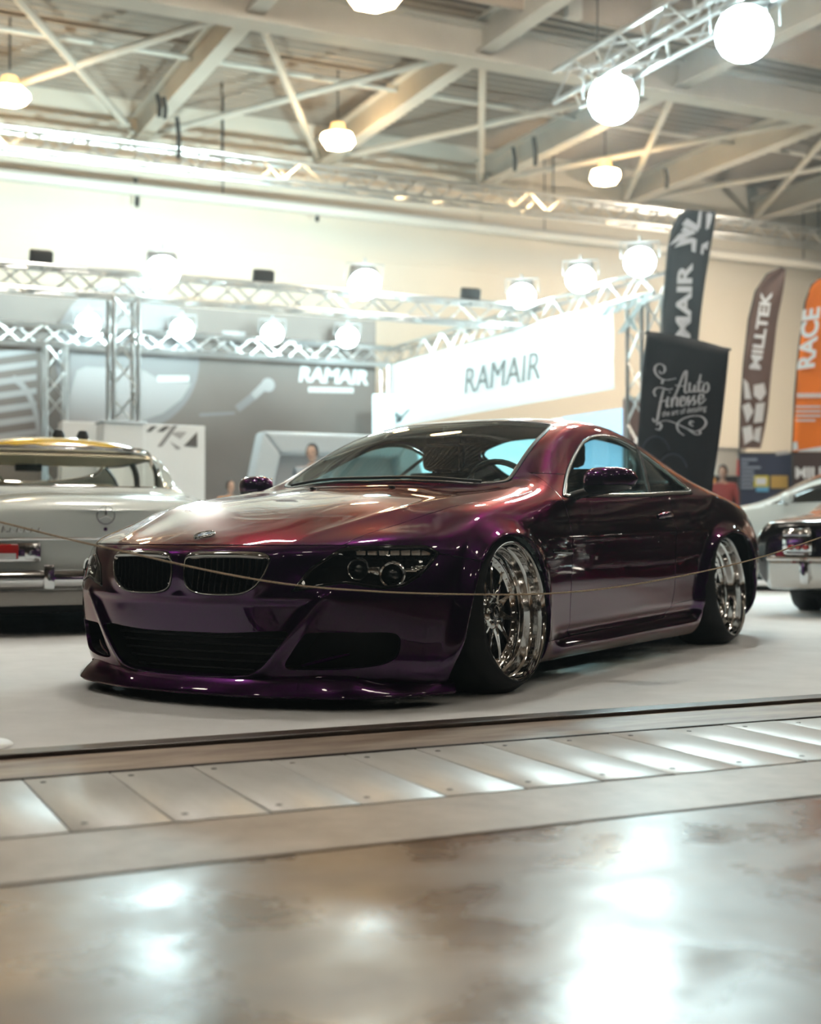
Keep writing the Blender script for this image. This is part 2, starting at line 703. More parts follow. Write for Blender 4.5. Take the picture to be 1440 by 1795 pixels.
# ------------------------------------------------------------------ lamps
COOL = (.72, .97, 1.0)
WARM = (1.0, .78, .50)
GLOWC = mat('floodlight_lens', (1, 1, 1), .3, emit=COOL, estr=34)
GLOWB = mat('small_flood_lens', (1, 1, 1), .3, emit=COOL, estr=22)
GLOWW = mat('high_bay_lens', (1, 1, 1), .3, emit=(1.0, .93, .82), estr=92)
RIMW = mat('high_bay_reflector', (.95, .62, .25), .35, .6, emit=(1.0, .62, .22), estr=1.2)
LAMPB = mat('lamp_housing', (.03, .03, .03), .5)
LAMPG = mat('lamp_housing_grey', (.35, .36, .36), .5)


def flood(loc, target, size, label, m, group=None, light=None, lcol=COOL, spread=2.4):
    loc = Vector(loc)
    R = empty('spotlight', loc)
    tag(R, label, 'lamp', group)
    d = (Vector(target) - loc).normalized()
    q = d.to_track_quat('-Z', 'Y').to_matrix()
    h = size / 2
    b = MB()
    b.rbox(q @ Vector((0, 0, size * .30)), (size * .80, size * .80, size * .50), size * .08, rot=q)
    b.build('housing', LAMPG, R)
    b = MB()
    b.lathe([(.0005, -.012), (h * .92, -.012), (h * .95, .0), (h * .95, .03)], 20, 'Z', M=q.to_4x4())
    b.build('lens', m, R)
    b = MB()
    u = q @ Vector((1, 0, 0))
    b.tube([u * h * 1.15 + q @ Vector((0, 0, size * .3)), u * h * 1.15 + Vector((0, 0, size * .62)), -u * h * 1.15 + Vector((0, 0, size * .62)), -u * h * 1.15 + q @ Vector((0, 0, size * .3))], .012, 5)
    b.cyl((0, 0, size * .60), (0, 0, size * .80), .02, 6)
    b.build('yoke', LAMPG, R)
    if light:
        l = area_light('flood_beam', loc + d * .03, loc + d * 2, size * .8, light, lcol, spread)
        l.parent = R
        l.location = d * .03
    return R


# visible floods on the stand
fl = [
    ((285, 478), YA - .25, 'floodlight on the middle truss above the left truss column', 34),
    ((640, 500), YA - .25, 'floodlight on the middle truss above the stand corner', 34),
]
for (p, Y, lab, pw) in fl:
    w = atY(p[0], p[1], Y)
    flood(w, w + Vector((-1.0, -8, -6)), .50, lab, GLOWC, 'floodlights on the stand trusses', pw)
for (p, lab) in (((155, 568), 'leftmost floodlight of the row in front of the dark printed wall'), ((320, 578), 'second floodlight from the left in front of the dark printed wall'),
                 ((478, 585), 'third floodlight from the left in front of the dark printed wall'), ((610, 592), 'rightmost floodlight of the row in front of the dark printed wall')):
    w = atY(p[0], p[1], YB - .66)
    flood(w, w + Vector((-1.5, -6, -3.0)), .42, lab, GLOWB, 'floodlights on the stand trusses', 14)
for (p, Y, lab) in (((915, 520), 14.2, 'farthest floodlight above the white fascia'), ((1018, 490), 11.9, 'middle floodlight above the white fascia'), ((1122, 460), 10.1, 'nearest floodlight above the white fascia')):
    w = atX(p[0], p[1], XS - .35)
    FL_ = flood(w, Vector((XS - 3.0, w.y - 3.5, 1.0)), .44, lab, GLOWC, 'floodlights on the stand trusses', 28)
    MB().tube([(0, 0, -.1), (.18, 0, -.1), (.19, 0, ZT + .16 - w.z)], .018, 6).build('bracket', LAMPG, FL_)
# the two bright floods on the overhead truss
for (p, lab) in (((1075, 175), 'large bright floodlight at the far end of the overhead truss'), ((1305, 60), 'large bright floodlight nearer on the overhead truss at top right')):
    w = atX(p[0], p[1], 6.9)
    flood(w, Vector((1.2, -.6, .4)), .62, lab, GLOWC, 'overhead floodlights', 42, spread=2.2)


GLOWD = mat('high_bay_lens_dimmed', (1, 1, 1), .3, emit=(1.0, .91, .77), estr=16)


def highbay(loc, label, group, lens=None):
    R = empty('ceiling_lamp', loc)
    tag(R, label, 'lamp', group)
    b = MB()
    b.lathe([(.05, .30), (.14, .28), (.18, .12), (.30, .06), (.0005, .06)], 6, 'Z')
    b.build('reflector', RIMW, R, False)
    b = MB()
    b.lathe([(.0005, -.20), (.27, -.20), (.37, -.07), (.345, .02), (.30, .055)], 6, 'Z')
    b.build('lens', lens or GLOWW, R, False)
    b = MB()
    b.cyl((0, 0, .4), (0, 0, ZC - loc[2]), .02, 6)
    b.build('suspension', LAMPB, R)
    return R


names = ['warm high bay lamp at the left edge under the ceiling', 'warm high bay lamp left of centre under the ceiling', 'warm high bay lamp right of centre under the ceiling']
for i, x in enumerate((1.5, 7.9, 14.3)):
    highbay((x, 19.3, 8.58), names[i], 'high bay lamps')
GLOWO = mat('sodium_lens', (1, 1, 1), .3, emit=(1.0, .68, .34), estr=42)
for o in bpy.data.objects:
    if o.name.startswith('lens') and o.parent and o.parent.get('group') == 'high bay lamps':
        o.data.materials[0] = GLOWO
w = at(655, -22, 15.6)
highbay((w.x, w.y, w.z), 'warm orange high bay lamp at the top edge beside the tan girder', 'high bay lamps', GLOWO)
# unseen floodlight added to brighten the cream wall behind the flags
w = Vector((21.5, 15.0, 6.2))
fo = flood(w, Vector((15.5, 23, 2.6)), .5, 'added unseen floodlight on a drop pole right of the picture, brightening the cream wall', GLOWC, 'overhead floodlights', 300, (1.0, .86, .68), 2.3)
MB().cyl((0, 0, .5), (0, 0, ZC - w.z), .02, 6).build('suspension', LAMPB, fo)
for Y in (9.0, 2.0, -5.0, -12.0):
    for x in (-11.4, -4.9, 1.5, 7.9, 14.3):
        highbay((x, Y, 8.58), 'high bay lamp out of the picture, row %s, place %s from the left' % ({9.0: 'over the stand', 2.0: 'over the coupe', -5.0: 'over the viewer', -12.0: 'behind the viewer'}[Y], {-11.4: 'one', -4.9: 'two', 1.5: 'three', 7.9: 'four', 14.3: 'five'}[x]), 'high bay lamps out of view', GLOWD if Y < -4 or x < -8 else None)
# ------------------------------------------------------------------ the purple coupe: base surface
# car frame: x forward from the front axle, y to the car's left, z up
CAR_RZ = math.atan2(-0.554, -0.832)
WB = 2.78
# ribbon columns from nose centre round the left side to the tail centre: per row (x, y, z), bottom to top
RIB = [
    # nose
    [(.850, 0, .065), (.885, 0, .12), (.905, 0, .22), (.912, 0, .33), (.915, 0, .415), (.905, 0, .52), (.872, 0, .586)],
    [(.830, .25, .065), (.868, .25, .12), (.890, .25, .22), (.898, .25, .33), (.900, .25, .415), (.885, .25, .52), (.848, .25, .588)],
    [(.765, .45, .065), (.805, .455, .12), (.828, .46, .22), (.838, .46, .33), (.842, .46, .415), (.822, .45, .52), (.785, .44, .592)],
    [(.665, .63, .065), (.700, .64, .12), (.722, .645, .22), (.735, .65, .33), (.740, .65, .415), (.720, .635, .515), (.690, .615, .598)],
    [(.520, .78, .065), (.550, .80, .12), (.570, .81, .22), (.580, .815, .33), (.582, .815, .415), (.570, .795, .515), (.540, .765, .605)],
    # front wing
    [(.38, .855, .065), (.395, .875, .12), (.40, .885, .22), (.40, .888, .33), (.40, .885, .43), (.385, .87, .54), (.345, .815, .645)],
    [(.20, .865, .07), (.20, .895, .12), (.20, .90, .22), (.20, .903, .34), (.195, .902, .47), (.18, .888, .595), (.14, .825, .705)],
    [(-.10, .86, .08), (-.10, .895, .13), (-.10, .90, .24), (-.10, .905, .38), (-.10, .906, .53), (-.105, .893, .65), (-.12, .822, .748)],
    [(-.45, .85, .09), (-.45, .89, .14), (-.45, .891, .26), (-.45, .898, .42), (-.45, .903, .57), (-.46, .888, .67), (-.48, .835, .770)],
    # door, quarter
    [(-.90, .85, .09), (-.90, .89, .14), (-.90, .888, .26), (-.90, .897, .43), (-.90, .901, .585), (-.90, .886, .68), (-.90, .840, .780)],
    [(-1.50, .855, .09), (-1.50, .892, .14), (-1.50, .893, .26), (-1.50, .903, .44), (-1.50, .907, .60), (-1.50, .892, .69), (-1.50, .845, .796)],
    [(-2.0, .865, .09), (-2.0, .90, .14), (-2.0, .903, .27), (-2.0, .914, .45), (-2.0, .919, .61), (-2.0, .900, .70), (-2.0, .848, .815)],
    [(-2.45, .875, .09), (-2.45, .91, .14), (-2.45, .912, .27), (-2.45, .922, .45), (-2.45, .930, .60), (-2.45, .905, .715), (-2.45, .848, .835)],
    [(-2.78, .875, .09), (-2.78, .915, .15), (-2.78, .925, .28), (-2.78, .932, .45), (-2.78, .935, .59), (-2.78, .905, .71), (-2.80, .848, .832)],
    [(-3.12, .865, .11), (-3.14, .90, .18), (-3.15, .915, .30), (-3.15, .922, .46), (-3.15, .918, .59), (-3.15, .885, .70), (-3.15, .825, .80)],
    [(-3.42, .80, .14), (-3.47, .835, .22), (-3.50, .855, .34), (-3.51, .862, .48), (-3.50, .852, .60), (-3.48, .82, .70), (-3.46, .77, .785)],
    [(-3.58, .66, .15), (-3.66, .69, .24), (-3.70, .715, .36), (-3.71, .72, .50), (-3.70, .71, .62), (-3.67, .69, .72), (-3.64, .65, .800)],
    [(-3.68, .42, .16), (-3.77, .44, .25), (-3.82, .45, .38), (-3.83, .455, .51), (-3.81, .45, .63), (-3.78, .44, .73), (-3.75, .41, .825)],
    [(-3.72, .20, .16), (-3.81, .21, .25), (-3.86, .21, .38), (-3.87, .21, .51), (-3.85, .21, .63), (-3.82, .21, .74), (-3.79, .20, .838)],
    [(-3.73, 0, .16), (-3.82, 0, .25), (-3.87, 0, .38), (-3.88, 0, .51), (-3.86, 0, .63), (-3.83, 0, .74), (-3.80, 0, .842)],
]
# bonnet, greenhouse, boot: stations from nose to tail, centre line outwards (the outermost point is the ribbon's top row)
TOP = [
    [(.63, 0, .664), (.615, .24, .664), (.56, .44, .664), (.475, .63, .664)],
    [(.35, 0, .733), (.345, .25, .733), (.31, .47, .730), (.25, .67, .728)],
    [(0., 0, .795), (-.005, .26, .795), (-.03, .50, .788), (-.07, .69, .778)],
    [(-.33, 0, .846), (-.365, .30, .844), (-.50, .625, .838), (-.50, .745, .828)],
    [(-.70, 0, 1.015), (-.735, .32, 1.012), (-.875, .605, 1.015), (-.90, .735, .905)],
    [(-1.10, 0, 1.170), (-1.13, .30, 1.168), (-1.30, .575, 1.148), (-1.42, .710, .99)],
    [(-1.70, 0, 1.237), (-1.70, .30, 1.228), (-1.75, .575, 1.176), (-1.88, .712, 1.01)],
    [(-2.25, 0, 1.190), (-2.25, .30, 1.180), (-2.25, .580, 1.100), (-2.36, .725, .965)],
    [(-2.75, 0, 1.050), (-2.75, .31, 1.040), (-2.70, .600, .980), (-2.76, .740, .900)],
    [(-3.20, 0, .910), (-3.20, .33, .905), (-3.17, .600, .880), (-3.15, .735, .845)],
]


def body_cage():
    idx = {}
    V, F, C = [], [], {}

    def vid(p):
        k = (round(p[0], 4), round(p[1], 4), round(p[2], 4))
        if k not in idx:
            idx[k] = len(V)
            V.append(p)
        return idx[k]

    for s in (1, -1):
        R = [[(x, y * s, z) for (x, y, z) in c] for c in RIB]
        nose = [R[i][-1] for i in range(0, 5)]
        tail = [R[i][-1] for i in range(19, 14, -1)]
        T = [nose] + [[(x, y * s, z) for (x, y, z) in TOP[i]] + [R[5 + i][-1]] for i in range(10)] + [tail]

        def quad(a, b, c, d):
            f = [vid(a), vid(b), vid(c), vid(d)]
            F.append(tuple(f) if s > 0 else tuple(reversed(f)))

        def crease(a, b, w):
            i, j = vid(a), vid(b)
            if i != j:
                C[(min(i, j), max(i, j))] = w

        for i in range(len(R) - 1):
            for j in range(6):
                quad(R[i][j], R[i + 1][j], R[i + 1][j + 1], R[i][j + 1])
        for i in range(len(T) - 1):
            for j in range(4):
                quad(T[i][j], T[i][j + 1], T[i + 1][j + 1], T[i + 1][j])
        for i in range(4, 9):       # belt line and pillar line
            crease(T[i][4], T[i + 1][4], .55)
            crease(T[i][2], T[i + 1][2], .35)
        for j in range(0, 2):       # foot of the windscreen
            crease(T[4][j], T[4][j + 1], .5)
        for i in range(0, 5):       # bumper crease below the lamps
            crease(R[i][4], R[i + 1][4], .3)
    return V, F, C


def subdivide(V, F, C, levels):
    me = bpy.data.meshes.new('tmp')
    me.from_pydata(V, [], F)
    at_ = me.attributes.new('crease_edge', 'FLOAT', 'EDGE')
    vals = []
    for e in me.edges:
        a, b = e.vertices
        vals.append(C.get((min(a, b), max(a, b)), 0.0))
    at_.data.foreach_set('value', vals)
    o = bpy.data.objects.new('tmp', me)
    COL.objects.link(o)
    md = o.modifiers.new('s', 'SUBSURF')
    md.levels = levels
    md.render_levels = levels
    md.use_limit_surface = True
    dg = bpy.context.evaluated_depsgraph_get()
    ev = o.evaluated_get(dg)
    m2 = ev.to_mesh()
    n = len(m2.vertices)
    co = np.zeros(n * 3)
    m2.vertices.foreach_get('co', co)
    fl = np.zeros(len(m2.loops), dtype=np.int64)
    m2.loops.foreach_get('vertex_index', fl)
    ev.to_mesh_clear()
    bpy.data.objects.remove(o, do_unlink=True)
    bpy.data.meshes.remove(me)
    return co.reshape(-1, 3), fl.reshape(-1, 4)


def vnormals(V, F4):
    a, b, c, d = V[F4[:, 0]], V[F4[:, 1]], V[F4[:, 2]], V[F4[:, 3]]
    fn = np.cross(c - a, d - b)
    N = np.zeros_like(V)
    for k in range(4):
        np.add.at(N, F4[:, k], fn)
    return N / np.maximum(np.linalg.norm(N, axis=1, keepdims=True), 1e-12)


def sstep(a, b, x):
    t = np.clip((x - a) / (b - a), 0, 1)
    return t * t * (3 - 2 * t)


def polysdf(P, x, y):
    """signed distance (negative inside) of points to a closed polygon"""
    P = np.array(P, float)
    Q = np.roll(P, -1, axis=0)
    d2 = np.full(x.shape, 1e18)
    ins = np.zeros(x.shape, dtype=bool)
    for (ax, ay), (bx, by) in zip(P, Q):
        ex, ey = bx - ax, by - ay
        L = ex * ex + ey * ey
        if L < 1e-14:
            continue
        t = np.clip(((x - ax) * ex + (y - ay) * ey) / L, 0, 1)
        d2 = np.minimum(d2, (x - ax - t * ex) ** 2 + (y - ay - t * ey) ** 2)
        if ay != by:
            c = ((ay > y) != (by > y)) & (x < (bx - ax) * (y - ay) / (by - ay) + ax)
            ins ^= c
    d = np.sqrt(d2)
    return np.where(ins, -d, d)


def linesdf(P, x, y):
    """unsigned distance to an open polyline"""
    P = np.array(P, float)
    d2 = np.full(x.shape, 1e18)
    for (ax, ay), (bx, by) in zip(P[:-1], P[1:]):
        ex, ey = bx - ax, by - ay
        L = max(ex * ex + ey * ey, 1e-14)
        t = np.clip(((x - ax) * ex + (y - ay) * ey) / L, 0, 1)
        d2 = np.minimum(d2, (x - ax - t * ex) ** 2 + (y - ay - t * ey) ** 2)
    return np.sqrt(d2)


# wheel-arch openings, side view (x, z)
ARCH_F = [tuple(p) for p in spline([(.425, -.2), (.425, .06), (.375, .30), (.30, .47), (.215, .56), (.105, .612), (0, .622), (-.12, .602), (-.225, .53), (-.295, .43), (-.333, .30), (-.345, .15), (-.345, -.2)], 5)]
ARCH_R = [tuple(p) for p in spline([(-2.22, -.2), (-2.222, .12), (-2.245, .30), (-2.305, .47), (-2.41, .575), (-2.57, .622), (-2.75, .63), (-2.95, .60), (-3.07, .52), (-3.13, .40), (-3.15, .25), (-3.15, -.2)], 5)]
# bonnet creases (plan): from the outer kidney edge to the pillar
CREASE = spline([(.80, .42), (.62, .472), (.44, .535), (.25, .60), (.05, .645), (-.20, .68), (-.45, .70)], 6)
FIN = spline([(.57, .405), (.515, .34), (.47, .285), (.40, .20), (.34, .140), (.25, .112), (.12, .103), (0, .101)], 5)


def base_body(level=4):
    V, F, C = body_cage()
    T = np.array(V)
    P = T.copy()
    for it in range(6):
        L, _ = subdivide([tuple(p) for p in P], F, C, 1)
        P += 0.9 * (T - L[:len(T)])
    V, F4 = subdivide([tuple(p) for p in P], F, C, level)
    N = vnormals(V, F4)
    x, y, z = V[:, 0].copy(), np.abs(V[:, 1]), V[:, 2].copy()
    sy = np.sign(V[:, 1])
    # wheel-arch flares
    for P, amp in ((ARCH_F, .022), (ARCH_R, .030)):
        d = polysdf(P, x, z)
        g = amp * (1 - sstep(.004, .075, d)) * sstep(.66, .80, y) * sstep(.10, .25, z)
        g += .010 * np.exp(-((d - .006) / .014) ** 2) * sstep(.66, .80, y) * sstep(.12, .25, z)
        V[:, 1] += sy * g
    # swage crease along the flank
    zc = 0.600 + 0.035 * np.clip((-x - .3) / 2.2, 0, 1)
    m = sstep(-.25, -.55, x) * (1 - sstep(-2.25, -2.45, x) * 1.0) * sstep(.75, .85, y)
    V[:, 1] += sy * m * 0.005 * np.exp(-((z - zc - .012) / .026) ** 2)
    # sill: scalloped skirt
    zs = .160 + .02 * np.clip((-x - .4) / 1.8, 0, 1)
    m = sstep(-.42, -.52, x) * (1 - sstep(-2.12, -2.28, x)) * sstep(.75, .85, y)
    V[:, 1] += sy * m * .014 * np.exp(-((z - zs + .03) / .035) ** 2)
    V[:, 1] -= sy * m * .016 * np.exp(-((z - zs - .045) / .022) ** 2)
    # bonnet creases
    up = sstep(.55, .8, N[:, 2]) * (x > -.46)
    d = linesdf(CREASE, x, y)
    fade = sstep(.80, .60, x) * .6 + .4
    V[:, 2] += up * fade * .0065 * np.exp(-(d / .032) ** 1.3)
    # nose: the bonnet rises round the kidneys
    d = np.hypot((y - .19) / .20, (z - .50) / .09)
    m = (x > .6) * (1 - sstep(.8, 1.3, d))
    V[:, 0] += .016 * m
    # bumper: blade from the lamps to the splitter
    d = linesdf(FIN, y, z)
    V[:, 0] += (x > .6) * .012 * np.exp(-(d / .014) ** 1.5)
    d = polysdf([(-.3, .40), (.54, .40), (.34, .15), (0, .11), (-.3, .11)], y, z)
    V[:, 0] -= (x > .6) * .012 * sstep(0, .03, -d)
    N = vnormals(V, F4)
    return np.hstack([V, N]), [tuple(f) for f in F4.tolist()]


# ------------------------------------------------------------------ cutting the surface into panels
def clip(A, polys, s):
    """keep the part of the mesh where s < 0 (s: value per vertex); A rows carry position and normal"""
    inside = (s < 0).tolist()
    sl = s.tolist()
    cache = {}
    new = []
    n0 = len(A)
    out = []

    def cross(i, j):
        k = (i, j) if i < j else (j, i)
        if k not in cache:
            a, b = k
            t = sl[a] / (sl[a] - sl[b])
            cache[k] = n0 + len(new)
            new.append(A[a] * (1 - t) + A[b] * t)
        return cache[k]

    for p in polys:
        c = 0
        for i in p:
            if inside[i]:
                c += 1
        if c == len(p):
            out.append(p)
        elif c:
            q = []
            for k in range(len(p)):
                i, j = p[k], p[(k + 1) % len(p)]
                if inside[i]:
                    q.append(i)
                if inside[i] != inside[j]:
                    q.append(cross(i, j))
            if len(q) > 2:
                out.append(tuple(q))
    if new:
        A = np.vstack([A, np.array(new)])
    # compact
    used = np.zeros(len(A), dtype=bool)
    for p in out:
        for i in p:
            used[i] = True
    remap = np.cumsum(used) - 1
    rl = remap.tolist()
    return A[used], [tuple(rl[i] for i in p) for p in out]


def split(A, polys, field, gap=.0022):
    """(inside, outside) of a scalar field with a real shut-line gap between them"""
    f = field(A)
    return clip(A, polys, f + gap), clip(A, polys, gap - f)


def panel(name, mesh, m, parent, depth=.016, bev=.0016, inset=0.0):
    """panel with rounded, turned-in edges"""
    A, polys = mesh
    A = A.copy()
    A[:, 3:] /= np.maximum(np.linalg.norm(A[:, 3:], axis=1, keepdims=True), 1e-9)
    if inset:
        A[:, :3] -= A[:, 3:] * inset
    cnt = {}
    for p in polys:
        for k in range(len(p)):
            i, j = p[k], p[(k + 1) % len(p)]
            key = (i, j) if i < j else (j, i)
            if key in cnt:
                cnt[key] = None
            else:
                cnt[key] = (i, j)
    bnd = [e for e in cnt.values() if e]
    V = [tuple(r) for r in A[:, :3]]
    NL = [tuple(r) for r in A[:, 3:]]
    F = list(polys)
    if depth:
        tang = {}
        for (i, j) in bnd:
            d = A[j, :3] - A[i, :3]
            L = np.linalg.norm(d)
            if L < 1e-9:
                continue
            d /= L
            for k in (i, j):
                t = np.cross(d, A[k, 3:])
                tang[k] = tang.get(k, 0) + t
        r1, r2 = {}, {}
        for k, t in tang.items():
            t = t / max(np.linalg.norm(t), 1e-9)
            n = A[k, 3:]
            r1[k] = len(V)
            V.append(tuple(A[k, :3] + t * bev - n * bev))
            NL.append(tuple(t))
            r2[k] = len(V)
            V.append(tuple(A[k, :3] + t * bev - n * depth))
            NL.append(tuple(t))
        for (i, j) in bnd:
            if i in r1 and j in r1:
                F.append((j, i, r1[i], r1[j]))
                F.append((r1[j], r1[i], r2[i], r2[j]))
    me = bpy.data.meshes.new(name)
    me.from_pydata(V, [], F)
    me.polygons.foreach_set('use_smooth', [True] * len(me.polygons))
    me.normals_split_custom_set_from_vertices(NL)
    me.materials.append(m)
    o = bpy.data.objects.new(name, me)
    COL.objects.link(o)
    o.parent = parent
    return o


def loops_of(mesh):
    """boundary loops of a cut mesh as lists of (position, normal)"""
    A, polys = mesh
    cnt = {}
    for p in polys:
        for k in range(len(p)):
            i, j = p[k], p[(k + 1) % len(p)]
            key = (i, j) if i < j else (j, i)
            cnt[key] = None if key in cnt else (i, j)
    nxt = {e[0]: e[1] for e in cnt.values() if e}
    loops = []
    seen = set()
    for s in list(nxt):
        if s in seen:
            continue
        L = [s]
        seen.add(s)
        while nxt.get(L[-1]) is not None and nxt[L[-1]] not in seen:
            L.append(nxt[L[-1]])
            seen.add(L[-1])
        loops.append([(Vector(A[i, :3]), Vector(A[i, 3:]).normalized()) for i in L])
    return sorted(loops, key=len, reverse=True)


def sy_poly(P):
    return lambda A: polysdf(P, A[:, 0], A[:, 2])


def smax(*fs):
    return lambda A: np.max([f(A) for f in fs], axis=0)


AY = lambda A: np.abs(A[:, 1])
KID = [tuple(p) for p in spline([(.036, .548), (.065, .563), (.15, .567), (.28, .567), (.355, .561), (.378, .543), (.374, .515), (.362, .480), (.332, .438), (.280, .413), (.20, .407), (.10, .410), (.048, .426), (.030, .462), (.027, .510)], 4, True)]
HEADL = [(.843, .457, .423), (.799, .508, .508), (.759, .549, .546), (.712, .585, .580), (.691, .614, .587), (.59, .71, .589), (.478, .799, .588), (.441, .837, .563), (.487, .837, .528), (.551, .822, .478), (.608, .79, .444), (.669, .734, .433), (.711, .681, .443), (.749, .624, .455), (.786, .568, .445), (.814, .518, .434)]
HEADP = [((y - x) * .7071, z) for (x, y, z) in HEADL]
CINT = [tuple(p) for p in spline([(-.20, .270), (0, .270), (.20, .271), (.40, .283), (.447, .278), (.435, .255), (.375, .18), (.325, .137), (.26, .116), (.13, .108), (0, .106), (-.2, .108)], 4, True)]
SINT = [tuple(p) for p in spline([(.515, .279), (.64, .280), (.75, .278), (.774, .262), (.776, .235), (.766, .194), (.735, .166), (.668, .151), (.56, .143), (.45, .143), (.422, .158), (.45, .205), (.49, .262)], 4, True)]
HOODX = [(1.2, 0), (1.2, .56), (.72, .597), (.561, .634), (.425, .670), (.241, .724), (-.05, .772), (-.30, .788), (-.475, .775), (-.495, .72), (-.455, .62), (-.37, .40), (-.315, .20), (-.30, 0), (-.30, -.5), (1.2, -.5)]
WSCR = [(-.365, -.3), (-.365, 0), (-.395, .28), (-.47, .49), (-.555, .622), (-.70, .604), (-.88, .578), (-1.10, .548), (-1.24, .520), (-1.265, .49), (-1.235, .35), (-1.185, .15), (-1.175, 0), (-1.175, -.3)]
RWIN = [(-2.24, -.3), (-2.24, 0), (-2.26, .25), (-2.32, .46), (-2.40, .505), (-2.70, .525), (-2.93, .51), (-3.02, .45), (-3.06, .2), (-3.07, 0), (-3.07, -.3)]
DLO = [tuple(p) for p in spline([(-.665, .792), (-.80, .856), (-.95, .928), (-1.11, 1.000), (-1.30, 1.078), (-1.45, 1.116), (-1.62, 1.133), (-1.80, 1.124), (-2.00, 1.080), (-2.15, 1.022), (-2.27, .948), (-2.36, .872), (-2.372, .850)], 4)] + \
    [tuple(p) for p in spline([(-2.33, .842), (-2.0, .828), (-1.57, .810), (-.95, .794), (-.75, .787)], 3)]
DOOR = [tuple(p) for p in spline([(-.604, .19), (-.606, .40), (-.600, .55), (-.606, .66), (-.63, .74), (-.67, .90)], 5)] + [(-1.9, .90)] + \
    [tuple(p) for p in spline([(-1.985, .86), (-1.93, .78), (-1.893, .717), (-1.868, .60), (-1.862, .50), (-1.875, .38), (-1.862, .30), (-1.82, .24), (-1.745, .205), (-1.66, .199)], 5)]
SILL = [(-.30, -.2), (-.30, .178), (-.62, .186), (-1.28, .194), (-1.66, .199), (-1.745, .205), (-1.79, .225), (-1.83, .25), (-1.90, .268), (-2.4, .280), (-2.4, -.2)]


def f_front(P, xmin):
    return lambda A: np.maximum(polysdf(P, AY(A), A[:, 2]), (xmin - A[:, 0]))


def f_head(A):
    return np.maximum(polysdf(HEADP, (AY(A) - A[:, 0]) * .7071, A[:, 2]), .25 - A[:, 0])


def f_arch(A):
    a = np.minimum(polysdf(ARCH_F, A[:, 0], A[:, 2]), polysdf(ARCH_R, A[:, 0], A[:, 2]))
    return np.maximum(a, .45 - AY(A))


def f_hood(A):
    s = polysdf(HOODX, A[:, 0], AY(A))
    return np.maximum(s, .589 - A[:, 2])


def f_wscr(A):
    return np.maximum(polysdf(WSCR, A[:, 0], AY(A)), .7 - A[:, 2])


def f_rwin(A):
    return np.maximum(polysdf(RWIN, A[:, 0], AY(A)), .7 - A[:, 2])


def f_dlo(A):
    return np.maximum(polysdf(DLO, A[:, 0], A[:, 2]), .52 - AY(A))


def f_bump(A):
    zl = np.interp(A[:, 0], [.15, .27, .44, .60, .70, 1.2], [.515, .530, .557, .575, .589, .589])
    return np.maximum(A[:, 2] - zl, .10 - A[:, 0])


def f_door(A):
    return np.maximum(polysdf(DOOR, A[:, 0], A[:, 2]), .55 - AY(A))


def f_sill(A):
    return np.maximum(polysdf(SILL, A[:, 0], A[:, 2]), .45 - AY(A))


def f_wing(A):
    x, z = A[:, 0], A[:, 2]
    lim = np.interp(z, [.1, .66, .74, .80, .86, .95], [-.604, -.606, -.63, -.655, -.60, -.56])
    return np.maximum(lim - x, np.maximum(.35 - AY(A), z - .90))


def side(mesh, sgn):
    """one side of a symmetric cut"""
    A, polys = mesh
    return clip(A, polys, -sgn * A[:, 1])


# ------------------------------------------------------------------ materials of the cars
def paint_mat():
    m = mat('pearl_purple_paint', (.050, .012, .095), rough=.30, metal=1.0, coat=1.0, tint=(.66, .42, .34), coatrough=.015)
    nt = m.node_tree
    b = nt.nodes['Principled BSDF']
    tc = nt.nodes.new('ShaderNodeTexCoord')
    nz = nt.nodes.new('ShaderNodeTexNoise')
    nz.inputs['Scale'].default_value = 900
    nz.inputs['Detail'].default_value = 1
    nt.links.new(tc.outputs['Object'], nz.inputs['Vector'])
    rp = nt.nodes.new('ShaderNodeValToRGB')
    rp.color_ramp.elements[0].position = .3
    rp.color_ramp.elements[1].position = .75
    rp.color_ramp.elements[0].color = (.022, .0012, .033, 1)
    rp.color_ramp.elements[1].color = (.048, .003, .068, 1)
    nt.links.new(nz.outputs['Fac'], rp.inputs['Fac'])
    nt.links.new(rp.outputs['Color'], b.inputs['Base Color'])
    return m


PAINT = paint_mat()
CHROME = mat('polished_chrome', (.82, .82, .82), .06, 1.0)
POLISH = mat('polished_aluminium', (.80, .80, .79), .07, 1.0, bump=(60, .02))
SATIN = mat('satin_trim', (.62, .60, .57), .18, 1.0)
RUBBER = mat('tyre_rubber', (.012, .012, .013), .55, spec=.35)
BLACKP = mat('black_plastic', (.010, .010, .011), .42)
GLOSSBLK = mat('gloss_black', (.006, .006, .007), .06, coat=.5)
MESHBLK = mat('matte_black_mesh', (.004, .004, .005), .8)
LEATHER = mat('dark_leather', (.030, .026, .024), .45, noise=(40, .3))
CARGLASS = glass_mat('car_window_glass', (.58, .78, .79), .065)
DARKCHROME = mat('dark_chrome', (.40, .39, .38), .08, 1.0)
LAMPGLASS = glass_mat('lamp_lens_glass', (.95, .97, .97), .05)
MIRRORGL = mat('mirror_glass', (.9, .9, .9), .01, 1.0)
CLEARW = mat('clear_indicator', (.86, .86, .85), .15, .35, coat=.8)
BLUE = mat('emblem_blue', (.03, .16, .50), .2, coat=.8)
WHITE = mat('emblem_white', (.8, .82, .84), .2, coat=.8)

car = empty('coupe_car', (0, 0, 0), CAR_RZ)
tag(car, 'slammed dark purple pearl two-door coupe with polished deep-dish wheels and twin kidney grille', 'car')


